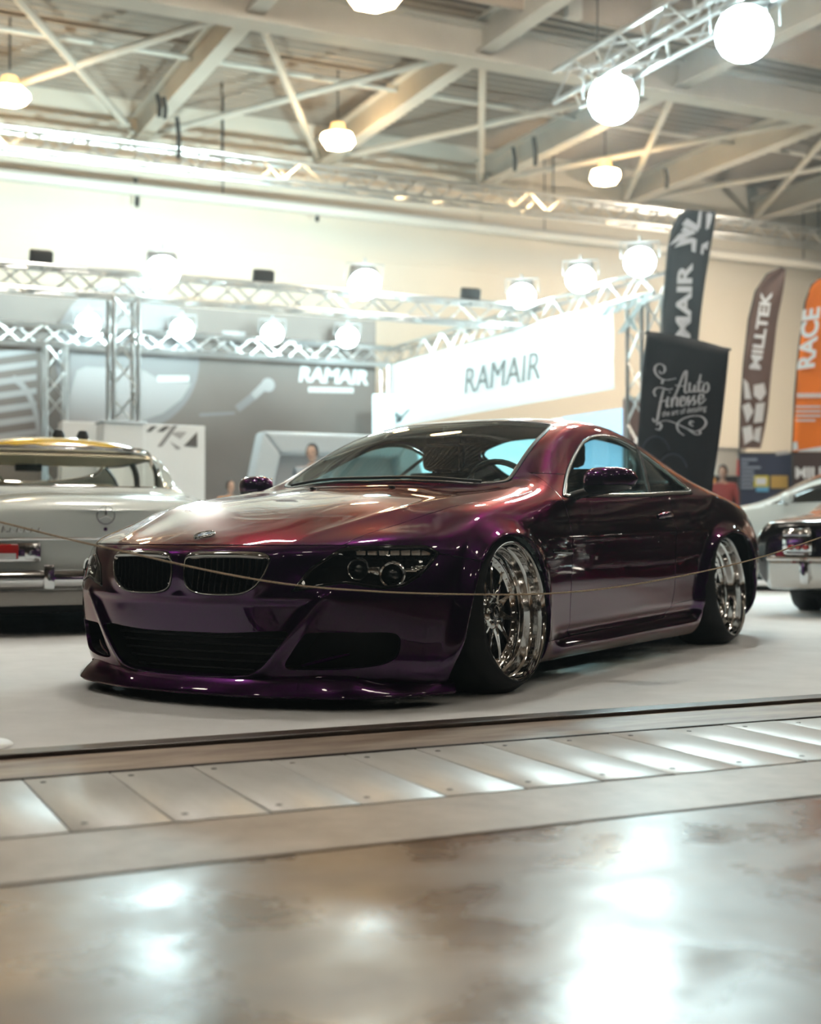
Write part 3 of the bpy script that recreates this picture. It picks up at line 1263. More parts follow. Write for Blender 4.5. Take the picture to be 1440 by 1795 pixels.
def band(name, loop, m, parent, w, lift=.004, closed=True, wfun=None, smooth_n=2):
    """raised trim strip along a cut loop: inward width w (or wfun(p))"""
    pts = [p for p, n in loop]
    nor = [n for p, n in loop]
    N = len(pts)
    # thin out near-duplicate points
    keep = [0]
    for i in range(1, N):
        if (pts[i] - pts[keep[-1]]).length > .006:
            keep.append(i)
    pts = [pts[i] for i in keep]
    nor = [nor[i] for i in keep]
    for _ in range(smooth_n):
        M_ = len(pts)
        pts = [(pts[i - 1] + pts[i] * 2 + pts[(i + 1) % M_]) / 4 for i in range(M_)]
    rows = []
    N = len(pts)
    for i in range(N):
        d = (pts[(i + 1) % N] - pts[i - 1]).normalized()
        n = nor[i]
        inn = n.cross(d).normalized()
        ww = wfun(pts[i]) if wfun else w
        p = pts[i]
        rows.append([p - n * .010 - inn * .001, p + n * lift * .5 - inn * .0015, p + n * lift + inn * ww * .35, p + n * lift * .9 + inn * ww * .75, p + n * lift * .2 + inn * ww, p - n * .016 + inn * ww])
    rows.append(rows[0])
    b = MB()
    b.grid(rows)
    return b.build(name, m, parent, True, 60)


base = base_body(4)
BV = BVHTree.FromPolygons([tuple(p) for p in base[0][:, :3].tolist()], base[1])


def on_front(y, z):
    h = BV.ray_cast(Vector((3, y, z)), Vector((-1, 0, 0)))
    return h[0], h[1]


def on_side(x, z, s=1):
    h = BV.ray_cast(Vector((x, 3 * s, z)), Vector((0, -s, 0)))
    return h[0], h[1]


def on_top(x, y):
    h = BV.ray_cast(Vector((x, y, 3)), Vector((0, 0, -1)))
    return h[0], h[1]


_, M = split(*base, f_arch, 0.0)
LIN = M
kid, M = split(*M, f_front(KID, .6))
hl, M = split(*M, f_head)
cint, M = split(*M, f_front(CINT, .6), 0.0)
sint, M = split(*M, f_front(SINT, .5), 0.0)
ws, M = split(*M, f_wscr)
rw, M = split(*M, f_rwin)
dl, M = split(*M, f_dlo)
hood, M = split(*M, f_hood)
bump, M = split(*M, f_bump)
door, M = split(*M, f_door)
sill, M = split(*M, f_sill)
wing, M = split(*M, f_wing)
bonnet = panel('bonnet', hood, PAINT, car)
bumper = panel('front_bumper', bump, PAINT, car)
panel('body_shell', M, PAINT, car)
doors = {}
for s in (1, -1):
    doors[s] = panel('door', side(door, s), PAINT, car)
    panel('side_skirt', side(sill, s), PAINT, car)
    panel('front_wing', side(wing, s), PAINT, car)
panel('windscreen', ws, CARGLASS, car, 0)
panel('rear_window', rw, CARGLASS, car, 0)
# black liner behind the gaps
for f in (f_front(KID, .6), f_head, f_front(CINT, .6), f_front(SINT, .5), f_wscr, f_rwin, f_dlo):
    _, LIN = split(*LIN, f, .02)
panel('inner_shell', LIN, MESHBLK, car, 0, inset=.020)

# window trims and side glass
for s in (1, -1):
    g = side(dl, s)
    L = loops_of(g)[0]
    band('window_trim', L, SATIN, car, .014, lift=.006, wfun=lambda p: .022 if p.z < .86 else .015)
    bl = lambda A: ((A[:, 0] + 1.70) * .29 + (A[:, 2] - .81) * .32) / .432       # slanted B-pillar line
    fr = clip(*g, .008 - bl(g[0]))
    re = clip(*g, bl(g[0]) + .008)
    panel('door_window', fr, CARGLASS, car, 0)
    panel('quarter_window', re, CARGLASS, car, 0)
    b = MB()
    pts = []
    for k in range(9):
        t = k / 8
        p, n = on_side(-1.70 - .32 * t, .81 + .29 * t, s)
        if p:
            pts.append(p - n * .004)
    b.tube(pts, .010, 6)
    b.build('pillar_seal', BLACKP, car)
L = loops_of(ws)[0]
band('windscreen_seal', L, BLACKP, car, .016, lift=.003)
band('rear_window_seal', loops_of(rw)[0], BLACKP, car, .016, lift=.003)


# ---- kidney grilles
def bucket(name, mesh, m, parent, depth, back=True):
    """dark box behind an opening: walls from the cut edge inwards and a back wall"""
    A, polys = mesh
    B = MB()
    for L in loops_of(mesh)[:1]:
        rows = [[p - n * .002 for p, n in L] + [L[0][0] - L[0][1] * .002], [p + Vector((-depth, 0, 0)) for p, n in L] + [L[0][0] + Vector((-depth, 0, 0))]]
        B.grid(rows)
    o = len(B.v)
    B.v += [Vector((r[0] - depth, r[1], r[2])) for r in A[:, :3]]
    B.f += [tuple(i + o for i in p) for p in polys]
    return B.build(name, m, parent, False, fixn=False)


for s in (1, -1):
    k = side(kid, s)
    kg = bucket('kidney_grille', k, MESHBLK, car, .075)
    L = loops_of(k)[0]
    band('chrome_frame', L, DARKCHROME, kg, .006, lift=.004, wfun=lambda p: .004 + .014 * max(0.0, min(1.0, (p.z - .535) / .025)))
    y = .062
    P = np.array(KID)
    while y < .37:
        # z-range of the opening at this y
        zs = []
        for (a, c), (b_, d) in zip(P, np.roll(P, -1, axis=0)):
            if (a - y) * (b_ - y) < 0:
                zs.append(c + (d - c) * (y - a) / (b_ - a))
        if len(zs) >= 2 and max(zs) - min(zs) > .03:
            z0, z1 = min(zs) + .002, max(zs) - .012
            rows = []
            for q in range(7):
                z = z0 + (z1 - z0) * q / 6
                p, n = on_front(s * y, z)
                lean = .006 * math.sin(q / 6 * PI)
                x = p.x - .010 - lean * .5
                yy = s * (y + .010 * (q / 6 - .5))
                rows.append([Vector((x - .028, yy - .0025, z)), Vector((x - .003, yy - .0025, z)), Vector((x, yy, z)), Vector((x - .003, yy + .0025, z)), Vector((x - .028, yy + .0025, z))])
            b = MB()
            b.grid(rows)
            b.build('slat', GLOSSBLK, kg)
        y += .0262

# ---- lower intakes
ci = bucket('centre_intake', cint, MESHBLK, car, .10)
for z in (.135, .165, .195, .225, .252):
    b = MB()
    pts = []
    for q in range(13):
        hw = {.135: .28, .165: .33, .195: .36, .225: .38, .252: .40}[z]
        y = -hw + 2 * hw * q / 12
        p, n = on_front(y, z)
        pts.append(Vector((p.x - .05, y, z)))
    b.tube(pts, .004, 5)
    b.build('grille_bar', BLACKP, ci)
for s in (1, -1):
    si = bucket('side_intake', side(sint, s), MESHBLK, car, .10)
    pts = []
    for q in range(9):
        t = q / 8
        p, n = on_front(s * (.47 + .14 * t), .158 + .040 * t)
        pts.append(Vector((p.x - .018 - .03 * t, p.y, p.z)))
    MB().tube(pts, [.004 + .004 * math.sin(PI * q / 8) for q in range(9)], 6).build('intake_blade', PAINT, si)

# ---- front splitter lip
prof_top = [(0, .106), (.20, .108), (.40, .114), (.55, .124), (.63, .120), (.70, .098), (.76, .086), (.80, .080)]
rows = []
ys = list(np.linspace(-1, 1, 61))
PLAN = spline([(.885, 0), (.868, .25), (.805, .455), (.700, .64), (.55, .80), (.395, .872)], 10)
PLAN = np.array([(p[0], -p[1]) for p in PLAN[:0:-1]] + [tuple(p) for p in PLAN])
for i in range(len(PLAN)):
    x, y = PLAN[i]
    d = PLAN[min(i + 1, len(PLAN) - 1)] - PLAN[max(i - 1, 0)]
    nx, ny = d[1], -d[0]
    ln = math.hypot(nx, ny)
    nx, ny = nx / ln, ny / ln
    if nx * x + ny * y < 0:
        nx, ny = -nx, -ny
    zt = np.interp(abs(y), [a for a, _ in prof_top], [b for _, b in prof_top])
    e = 1 - sstep(.74, .87, abs(y))
    o = .010 + .028 * e + .016 * math.exp(-((abs(y) - .60) / .10) ** 2)
    zb = .044
    pr = [(-.02, zt + .012), (.004, zt), (o * .55, zt - (zt - zb) * .35), (o, zb + .016), (o + .003, zb + .008), (o - .004, zb), (-.10, zb + .004)]
    rows.append([Vector((x + nx * a, y + ny * a, z)) for a, z in pr])
b = MB()
b.grid(rows)
b.build('front_splitter', PAINT, car, True, 50)

# ---- headlights
for s in (1, -1):
    h = side(hl, s)
    A, polys = h
    # bezel: the opening's shape pushed inwards
    B = MB()
    L = loops_of(h)[0]
    off = Vector((-.070, -.030 * s, 0))
    rows = [[p - n * .003 for p, n in L] + [L[0][0] - L[0][1] * .003], [p + off * .9 - n * .004 for p, n in L] + [L[0][0] + off * .9 - L[0][1] * .004]]
    B.grid(rows)
    o_ = len(B.v)
    B.v += [Vector(r[:3]) + off for r in A]
    B.f += [tuple(i + o_ for i in p) for p in polys]
    hd = B.build('headlight', GLOSSBLK, car, True, 40, fixn=False)
    panel('lens', h, LAMPGLASS, hd, 0)
    band('rim_seal', L, GLOSSBLK, hd, .009, lift=.002)

    def P3(x, y, z, d=0.0):
        return Vector((x, y * s, z)) + off * d

    ax = Vector((.93, .36 * s, 0)).normalized()
    for (x, y, z, r) in ((.711, .654, .503, .036), (.637, .752, .482, .043)):
        c = P3(x, y, z, .34)
        Mx = frame_matrix(c, Vector((0, 0, 1)).cross(ax), Vector((0, 0, 1)), ax)
        b = MB()
        b.lathe([(r * .80, -.03), (r * .84, .0), (r * .92, .012), (r * 1.06, .016), (r * 1.16, .008), (r * 1.18, -.02)], 40, 'Z', M=Mx)
        pj = b.build('projector_ring', CHROME, hd)
        b = MB()
        b.lathe([(r * .66, .004), (r * .74, .010), (r * .84, .004), (r * .84, -.01)], 36, 'Z', M=Mx)
        b.build('inner_ring', GLOSSBLK, pj)
        b = MB()
        b.lathe([(r * .70 * math.sin(t), -.012 + r * .55 * math.cos(t)) for t in np.linspace(0.02, PI / 2, 9)], 32, 'Z', M=Mx)
        b.build('projector_lens', mat('projector_glass', (.02, .03, .035), .02, coat=1.0, spec=1.0), pj)
    # small lamp between the projectors, chrome reflector steps at the outer end
    b = MB()
    b.rbox(P3(.68, .705, .497, .35), (.012, .035, .030), .004)
    b.build('parking_lamp', CHROME, hd)
    for q in range(4):
        t = q / 3
        b = MB()
        c = P3(.590 - .05 * t, .795 + .016 * t, .498 + .014 * t, .16)
        b.rbox(c, (.055 - .006 * q, .010, .009), .003, rot=Matrix.Rotation((-.85 if s > 0 else .85), 3, 'Z'))
        b.build('reflector_step', CHROME, hd)
    # indicator strip under the top edge
    a, e = Vector((.672, .618, .568)), Vector((.462, .812, .566))
    for q in range(7):
        t0, t1 = q / 7 + .012, (q + 1) / 7 - .006
        p0, p1 = a.lerp(e, t0), a.lerp(e, t1)
        p0.y *= s
        p1.y *= s
        mid = (p0 + p1) / 2
        d = (p1 - p0)
        bulge = Vector((.7, .7 * s, 0)) * (.026 * math.sin(PI * (q + .5) / 7) - .006)
        b = MB()
        b.rbox(mid + bulge, (d.length, .014, .031), .004, rot=Matrix.Rotation(math.atan2(d.y, d.x), 3, 'Z'))
        b.build('indicator_segment', CLEARW, hd)

# ---- bonnet roundel
p, n = on_top(.770, 0)
Mx = frame_matrix(p + n * .001, n.cross(Vector((1, 0, 0))).normalized() * -1, (Vector((1, 0, 0)) - n * n.x).normalized() * -1, n)
b = MB()
b.lathe([(.0005, 0), (.041, 0), (.042, .003), (.040, .005), (.038, .0045), (.0005, .0045)], 40, 'Z', M=Mx)
emb = b.build('bonnet_emblem', GLOSSBLK, bonnet)
b = MB()
b.lathe([(.0385, .004), (.0405, .0062), (.0425, .004), (.043, -.001)], 40, 'Z', M=Mx)
b.lathe([(.0232, .0045), (.0243, .0058), (.0254, .0045)], 40, 'Z', M=Mx)
b.build('emblem_ring', CHROME, emb)
for q in range(4):
    b = MB()
    pts = [(0, 0)] + [(.0235 * math.cos(t), .0235 * math.sin(t)) for t in np.linspace(q * PI / 2, (q + 1) * PI / 2, 9)]
    b.prism(pts, .0012, Mx @ Matrix.Translation((0, 0, .0044)))
    b.build('emblem_quarter', (WHITE, BLUE)[q % 2], emb, False)
for ch, ang in (('B', 2.45), ('M', PI / 2), ('W', .69)):
    T = Mx @ Matrix.Translation((.0315 * math.cos(ang), .0315 * math.sin(ang), .0047)) @ Matrix.Rotation(ang - PI / 2, 4, 'Z')
    text_obj('emblem_letter', ch, .012, WHITE, emb, T, .0006, .0003)

# ---- washer nozzles, wipers
for y in (.21, -.21):
    p, n = on_top(-.235, y)
    MB().rbox(p + Vector((0, 0, .005)), (.030, .022, .012), .005).build('washer_nozzle', BLACKP, bonnet)
for y0, y1 in ((.52, -.05), (.05, -.50)):
    pts = []
    for q in range(9):
        y = y0 + (y1 - y0) * q / 8
        x = -.385 - .11 * (abs(y) / .55) ** 2
        p, n = on_top(x, y)
        pts.append(p + n * .014)
    MB().tube(pts, .007, 6).build('wiper', BLACKP, car)

# ---- door handles, wing strips
for s in (1, -1):
    p, n = on_side(-1.745, .708, s)
    b = MB()
    rr = []
    for q in range(11):
        t = q / 10 - .5
        rr.append(p + Vector((t * .20, 0, .004 * math.cos(t * PI))) + n * (.010 + .020 * math.cos(t * PI) ** .7))
    b.tube(rr, [.010 + .006 * math.cos((q / 10 - .5) * PI) for q in range(11)], 10)
    b.build('door_handle', PAINT, doors[s])
    b = MB()
    b.lathe([(.0005, .0015), (.044, .0015), (.050, .0035), (.054, .0)], 32, 'Y', M=Matrix.Translation(p) @ Matrix.Rotation(0 if s > 0 else PI, 4, 'Z') @ Matrix.Diagonal((1.15, 1, .75, 1)))
    b.build('handle_recess', GLOSSBLK, doors[s])
    q0, _ = on_side(-.40, .553, s)
    q1, _ = on_side(-.585, .548, s)
    n = Vector((0, s, 0))
    b = MB()
    b.tube([q0 + n * .002, q0.lerp(q1, .5) + n * .006, q1 + n * .003], [.004, .010, .009], 8)
    b.build('wing_strip', GLOSSBLK, car)
    b = MB()
    b.tube([q0 + n * .003 + Vector((0, 0, .010)), q0.lerp(q1, .5) + n * .009 + Vector((0, 0, .009)), q1 + n * .006 + Vector((0, 0, .009))], [.002, .003, .003], 6)
    b.build('wing_strip_chrome', CHROME, car)

# ---- mirrors
for s in (1, -1):
    c = Vector((-.800, .985 * s, .866))
    rows = []
    for i in range(17):
        t = -1 + 2 * i / 16
        wy = .118 * t
        prof = max(0.0, 1 - abs(t) ** 3.6) ** .5
        ring = []
        for k in range(20):
            a = 2 * PI * k / 20
            ca, sa = math.cos(a), math.sin(a)
            ex = .060 * prof * (1.15 if ca > 0 else .45) * abs(ca) ** .75 * (1 if ca > 0 else -1)
            ez = (.058 - .008 * t) * prof * abs(sa) ** .8 * (1 if sa > 0 else -1)
            ring.append(c + Vector((ex - .030 * t * t * (1 if t > 0 else .3) - .03 * max(0, t) , wy * s, ez + .006 * t)))
        rows.append(ring)
    b = MB()
    b.grid(rows, closed=True)
    full = np.array([tuple(v) for v in b.v])
    mm = b.build('mirror', PAINT, car)
    b = MB()
    rows2 = [[Vector((v.x + .0015, v.y, min(v.z, c.z - .022) - .0015)) for v in r[10:20] + r[:1]] for r in rows]
    b.grid(rows2)
    b.build('mirror_underside', BLACKP, mm)
    b = MB()
    b.rbox(c + Vector((-.034, .002 * s, .003)), (.012, .19, .088), .005)
    b.build('mirror_glass', MIRRORGL, mm)
    q, n = on_side(-.78, .797, s)
    b = MB()
    b.tube([q - n * .01, q + Vector((-.005, .035 * s, .010)), c + Vector((-.01, -.055 * s, -.045)), c + Vector((-.01, .02 * s, -.038))], [.024, .020, .022, .020], 10)
    b.build('mirror_arm', BLACKP, mm)


# ---- wheels
def make_wheel():
    rim = MB()
    rim.lathe([(.255, -.285), (.262, -.29), (.266, -.282), (.250, -.262), (.238, -.20), (.222, -.16), (.214, -.122)], 72, 'Y')
    w = rim.build('wheel', mat('dark_barrel', (.03, .03, .03), .35, .8), None)
    b = MB()
    b.lathe([(.266, -.012), (.2695, -.004), (.2705, .003), (.267, .0065), (.262, .005), (.2575, -.004), (.2550, -.030), (.2525, -.046), (.2450, -.051), (.2425, -.056), (.2405, -.080), (.2365, -.088), (.2250, -.092), (.2235, -.097), (.2225, -.106), (.2150, -.110), (.1900, -.109), (.1860, -.113), (.1850, -.135)], 96, 'Y')
    b.build('dish_lip', POLISH, w)
    b = MB()
    b.lathe([(.262, .000), (.2665, .0075), (.272, .006), (.279, -.002), (.292, -.020), (.303, -.038), (.3095, -.055), (.312, -.075), (.312, -.215), (.308, -.235), (.295, -.262), (.268, -.285)], 72, 'Y')
    for yy in (-.095, -.125, -.155, -.185):
        pass
    b.build('tyre', RUBBER, w)
    for k in range(12):
        Mx = Matrix.Rotation(2 * PI * k / 12 + .13, 4, 'Y')
        rows = []
        for q in range(9):
            t = q / 8
            r = .050 + .150 * t
            wd = .0135 * (1 - t) ** 2 + .0062 + .0085 * max(0, (t - .75) / .25) ** 2 + .004 * (1 - t)
            yy = -.096 - .012 * t + .004 * math.sin(PI * t)
            th = .026 - .008 * t
            rows.append([Vector((r, yy - th, -wd * .7)), Vector((r, yy - .004, -wd)), Vector((r, yy, -wd * .55)), Vector((r, yy - .0025, 0)), Vector((r, yy, wd * .55)), Vector((r, yy - .004, wd)), Vector((r, yy - th, wd * .7))])
        b = MB()
        b.grid(rows, Mx)
        b.build('spoke', POLISH, w)
    b = MB()
    b.lathe([(.0005, -.090), (.030, -.090), (.058, -.091), (.066, -.096), (.068, -.125)], 48, 'Y')
    b.build('hub', POLISH, w)
    b = MB()
    b.lathe([(.0005, -.078), (.026, -.078), (.0335, -.081), (.0345, -.094)], 40, 'Y')
    cap = b.build('centre_cap', GLOSSBLK, w)
    b = MB()
    b.lathe([(.0205, -.0785), (.0225, -.0765), (.0245, -.0785)], 36, 'Y')
    b.box((0, -.0775, 0), (.010, .002, .040), rot=Matrix.Rotation(.5, 3, 'Y'))
    b.build('cap_badge', SATIN, cap)
    for k in range(5):
        a = 2 * PI * k / 5 + .35
        b = MB()
        p = Vector((.047 * math.cos(a), 0, .047 * math.sin(a)))
        b.cyl(p + Vector((0, -.10, 0)), p + Vector((0, -.076, 0)), .0095, 6)
        b.build('lug_bolt', CHROME, w)
    b = MB()
    for k in range(36):
        a = 2 * PI * (k + .5) / 36
        p = Vector((.2035 * math.cos(a), 0, .2035 * math.sin(a)))
        b.cyl(p + Vector((0, -.112, 0)), p + Vector((0, -.1035, 0)), .0042, 6)
    tag(b.build('rim_bolts', CHROME, w), kind='stuff')
    b = MB()
    b.lathe([(.06, -.130), (.165, -.130), (.165, -.150), (.06, -.150)], 48, 'Y')
    b.build('brake_disc', mat('brake_disc_steel', (.035, .035, .035), .5, .6), w)
    b = MB()
    b.lathe([(.0005, -.145), (.212, -.145)], 48, 'Y')
    b.build('brake_backplate', MESHBLK, w)
    # valve stem
    MB().cyl((.228, -.075, .02), (.214, -.06, .02), .003, 6).build('valve', BLACKP, w)
    return w


w0 = make_wheel()
first = True
for (x, s, cam_deg, sp) in ((0, 1, 4.5, .2), (-WB, 1, 5.5, 1.0), (0, -1, 4.5, .5), (-WB, -1, 5.5, .8)):
    w = w0 if first else copy_tree(w0)
    first = False
    w.parent = car
    yy = (.900 if x > -1 else .918)
    x = -.050 if x > -1 else -2.745
    R = Matrix.Rotation(0 if s > 0 else PI, 4, 'Z') @ Matrix.Rotation(math.radians(cam_deg), 4, 'X') @ Matrix.Rotation(sp, 4, 'Y')
    w.matrix_local = Matrix.Translation((x, yy * s, .3245)) @ R @ Matrix.Scale(1.037, 4)

# ---- wheel housings, underbody
for P in (ARCH_F, ARCH_R):
    cx = sum(p[0] for p in P) / len(P)
    for s in (1, -1):
        b = MB()
        pr = [(cx + (p[0] - cx) * 1.02, p[1] * 1.06 if p[1] > .12 else .12) for p in P]
        b.grid([[Vector((x, s * .80, z)) for x, z in pr], [Vector((x, s * .42, z)) for x, z in pr]])
        b.add([(x, s * .42, z) for x, z in pr], [tuple(range(len(pr)))])
        b.build('wheel_housing', MESHBLK, car, False)
b = MB()
b.box((-1.45, 0, .105), (4.3, 1.30, .03))
b.build('underbody', MESHBLK, car, False)

# ---- cabin
b = MB()
rows = []
for q in range(9):
    t = q / 8
    rows.append([Vector((-.50 - .03 * math.sin(PI * k / 14) * 0 - .34 * t + .06 * (2 * k / 14 - 1) ** 2 * -1, -.70 + 1.40 * k / 14, .80 + .012 * math.sin(PI * t) + (.03 * math.exp(-((k / 14 - .76) / .12) ** 2)) * math.sin(PI * t) - .10 * max(0, t - .8) * 5)) for k in range(15)])
b.grid(rows)
b.build('dashboard', LEATHER, car)


def seat(x, y, rear=False):
    b = MB()
    def cushion(c, sz, rot, r=.06):
        bm = MB()
        b.rbox(c, sz, r, rot=rot)
    cushion(Vector((x, y, .42)), Vector((.50, .50, .16)), Matrix.Rotation(.12, 3, 'Y'))
    o = b.build('seat', LEATHER, car)
    b2 = MB()
    rows = []
    for i in range(13):
        t = i / 12
        hw = .25 * (1 - .22 * t ** 3)
        ring = []
        for k in range(16):
            a = 2 * PI * k / 16
            ring.append(Vector((x - .22 - .20 * t + .07 * math.cos(a), y + hw * abs(math.sin(a)) ** .6 * (1 if math.sin(a) > 0 else -1), .46 + .50 * t)))
        rows.append(ring)
    b2.grid(rows, closed=True)
    b2.build('seat_back', LEATHER, o)
    b3 = MB()
    b3.rbox(Vector((x - .44, y, 1.045)), (.09, .25, .15), .04)
    b3.cyl((x - .43, y - .06, .93), (x - .43, y - .06, 1.0), .007)
    b3.cyl((x - .43, y + .06, .93), (x - .43, y + .06, 1.0), .007)
    b3.build('headrest', LEATHER, o)


seat(-1.25, .36)
seat(-1.25, -.36)
b = MB()
b.rbox((-2.42, 0, .66), (.16, 1.10, .42), .05, rot=Matrix.Rotation(-.35, 3, 'Y'))
b.build('rear_bench', LEATHER, car)
c = Vector((-.98, .37, .80))
Mx = Matrix.Translation(c) @ Matrix.Rotation(-1.15, 4, 'Y')
b = MB()
b.tube([(.185 * math.cos(t), .185 * math.sin(t), 0) for t in np.linspace(0, 2 * PI, 37)[:-1]], .015, 8, True, Mx)
b.tube([(-.18, 0, 0), (0, 0, -.02), (.10, 0, -.02)], .018, 6, M=Mx)
b.tube([(0, -.18, 0), (0, 0, -.02), (0, .18, 0)], .018, 6, M=Mx)
b.cyl((0, 0, -.03), (0, 0, .0), .06, 16, M=Mx)
b.build('steering_wheel', LEATHER, car)
b = MB()
b.rbox((-1.06, 0, 1.098), (.025, .20, .055), .012)
b.cyl((-1.05, 0, 1.10), (-1.08, 0, 1.16), .01)
b.build('rear_view_mirror', BLACKP, car)


# ------------------------------------------------------------------ the exhibition stand behind
WALLG = mat('dark_printed_wall', (.185, .150, .130), .55, noise=(.8, .12))
PRINT1 = mat('print_mid_grey', (.26, .25, .25), .5)
PRINT2 = mat('print_light_grey', (.42, .41, .41), .5)
PRINT3 = mat('print_dark', (.085, .075, .07), .5)
PWHITE = mat('print_white', (.86, .88, .88), .5)
PANELW = mat('white_panel', (.84, .85, .84), .45)
GREYBLUE = mat('grey_blue_frame', (.52, .57, .60), .4)
FASC = mat('fascia_cloth_painted_glow', (.90, .92, .92), .6, emit=(.75, .97, 1.0), estr=.45)  # emission put into the cloth stands in for strong floodlight on it
FTXT = mat('fascia_grey_print', (.30, .36, .36), .6)

VX, VZ = Vector((1, 0, 0)), Vector((0, 0, 1))


def flat(name, poly, Y, m, parent, t=.006):
    """thin printed piece on a wall facing -Y; polygon as photo-measured (x, z)"""
    Mx = frame_matrix((0, Y, 0), VX, VZ)
    b = MB()
    b.prism([(p[0], p[1]) for p in poly], t, Mx)
    return b.build(name, m, parent, False)


def pxw(pts, Y):
    return [(lambda w: (w.x, w.z))(atY(px, py, Y)) for px, py in pts]


b = MB()
b.box(((-8 + XS - .3) / 2, YB + .06, 2.38), (XS - .3 + 8, .12, 4.70))
stand = b.build('exhibition_wall', WALLG, None, False)
tag(stand, 'dark grey printed exhibition wall with white lettering and a big disc graphic', 'display wall')
YP = YB - .002
# big disc graphic
c0 = atY(225, 650, YB)
rad = (atY(352, 650, YB) - atY(98, 650, YB)).x / 2
disc = [(c0.x + rad * math.cos(t), c0.z + .25 + rad * 1.02 * math.sin(t)) for t in np.linspace(0, 2 * PI, 48)[:-1]]
flat('printed_disc', disc, YP, PRINT1, stand)
flat('printed_disc_lower', pxw([(112, 745), (118, 705), (135, 650), (150, 643), (248, 648), (285, 668), (335, 672), (318, 700), (285, 725), (240, 740), (190, 748)], YB), YP - .008, PRINT2, stand)
flat('printed_disc_shade', pxw([(98, 640), (110, 620), (330, 640), (345, 668), (285, 666), (250, 646), (150, 640), (110, 660)], YB), YP - .010, PRINT1, stand)
# ribbed filter graphic at the left
for i in range(7):
    y0 = 612 + i * 24
    flat('printed_rib', pxw([(-60, y0 + 12), (64, y0 - 4), (64, y0 + 6), (-60, y0 + 24)], YB), YP - .004, PRINT2, stand)
arc = [(10 + 62 * math.cos(t), 770 - 115 * math.sin(t)) for t in np.linspace(.05, 1.35, 12)]
arc2 = [(10 + 54 * math.cos(t), 772 - 105 * math.sin(t)) for t in np.linspace(1.35, .05, 12)]
flat('printed_arc', pxw(arc + arc2, YB), YP - .012, PRINT2, stand)
# faint pipe outline
flat('printed_pipe', pxw([(412, 712), (440, 690), (448, 700), (420, 722)], YB), YP, PRINT1, stand)
flat('printed_pipe', pxw([(440, 690), (462, 668), (472, 678), (448, 700)], YB), YP - .003, PRINT2, stand)
flat('printed_pipe_end', [(atY(470, 675, YB).x + .13 * math.cos(t), atY(470, 675, YB).z + .13 * math.sin(t)) for t in np.linspace(0, 2 * PI, 20)[:-1]], YP - .006, PRINT2, stand)
flat('printed_line', pxw([(350, 725), (412, 722), (412, 726), (350, 730)], YB), YP, PRINT1, stand)
# framed picture near the top
flat('printed_picture', pxw([(390, 580), (430, 582), (430, 606), (390, 604)], YB), YP, PRINT2, stand)
flat('printed_picture_inner', pxw([(397, 588), (424, 590), (424, 606), (397, 604)], YB), YP - .008, PRINT3, stand)
# lettering
w0_, w1_ = atY(522, 658, YB), atY(644, 662, YB)
Mx = frame_matrix(((w0_.x + w1_.x) / 2, YP - .01, (w0_.z + w1_.z) / 2), VX, VZ)
t_ = text_obj('lettering', 'RAMAIR', .40, PWHITE, stand, Mx, .004, .014, .15, 1.0)
t_.data.transform(Matrix.Identity(4))
xs = [v.co.x for v in t_.data.vertices]
k_ = (w1_.x - w0_.x) / (max(xs) - min(xs))
for v in t_.data.vertices:
    v.co.x = Mx.translation.x + (v.co.x - Mx.translation.x) * k_
for i in range(14):
    a = 541 + i * 5.7
    flat('small_print', pxw([(a, 678.5 + i * .1), (a + 4.4, 678.5 + i * .1), (a + 4.4, 687.5 + i * .1), (a, 687.5 + i * .1)], YB), YP, PWHITE, stand)
for i in range(9):
    a = 276 + i * 6.2
    flat('small_print', pxw([(a, 659), (a + 5, 659), (a + 5, 669), (a, 669)], YB), YP - .018, PWHITE, stand)

# white fascia hanging under the side truss, facing the viewer's left
XF = XS - .25
zt, zb = 3.80, 2.62
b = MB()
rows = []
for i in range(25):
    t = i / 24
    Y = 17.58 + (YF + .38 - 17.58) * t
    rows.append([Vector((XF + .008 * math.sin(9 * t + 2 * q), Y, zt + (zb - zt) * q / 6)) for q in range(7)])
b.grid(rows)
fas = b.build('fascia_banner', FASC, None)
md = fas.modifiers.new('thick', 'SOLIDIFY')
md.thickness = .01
tag(fas, 'white fascia banner with painted-in glow and grey lettering under the side truss', 'banner')
MF = lambda Y, z: frame_matrix((XF - .035, Y, z), (0, -1, 0), (0, 0, 1))
pa, pb = atX(817, 667, XF), atX(949, 648, XF)
t_ = text_obj('lettering', 'RAMAIR', .62, FTXT, fas, MF((pa.y + pb.y) / 2, (pa.z + pb.z) / 2), .004, .0, .12, 1.0)
ys_ = [v.co.y for v in t_.data.vertices]
k_ = abs(pb.y - pa.y) / (max(ys_) - min(ys_))
for v in t_.data.vertices:
    v.co.y = (pa.y + pb.y) / 2 + (v.co.y - (pa.y + pb.y) / 2) * k_


def fpoly(name, pts, m):
    poly = [(lambda w: (-w.y, w.z))(atX(px, py, XF)) for px, py in pts]
    b = MB()
    b.prism(poly, .004, frame_matrix((XF - .016, 0, 0), (0, -1, 0), (0, 0, 1)))
    b.build(name, m, fas, False)


for k in range(4):
    x = 1052 + k * 22
    fpoly('arrow_stroke', [(x, 556 - k * 6), (x + 14, 553 - k * 6), (x + 30, 531 - k * 6), (x + 16, 534 - k * 6)], FTXT)
fpoly('arrow_stroke', [(1084, 585), (1096, 583), (1128, 538), (1118, 536)], FTXT)
fpoly('arrow_stroke', [(1104, 560), (1112, 578), (1122, 582), (1113, 560)], FTXT)
fpoly('arrow_stroke', [(692, 742), (702, 741), (724, 716), (715, 717)], FTXT)
fpoly('arrow_stroke', [(690, 724), (700, 722), (708, 738), (699, 740)], FTXT)

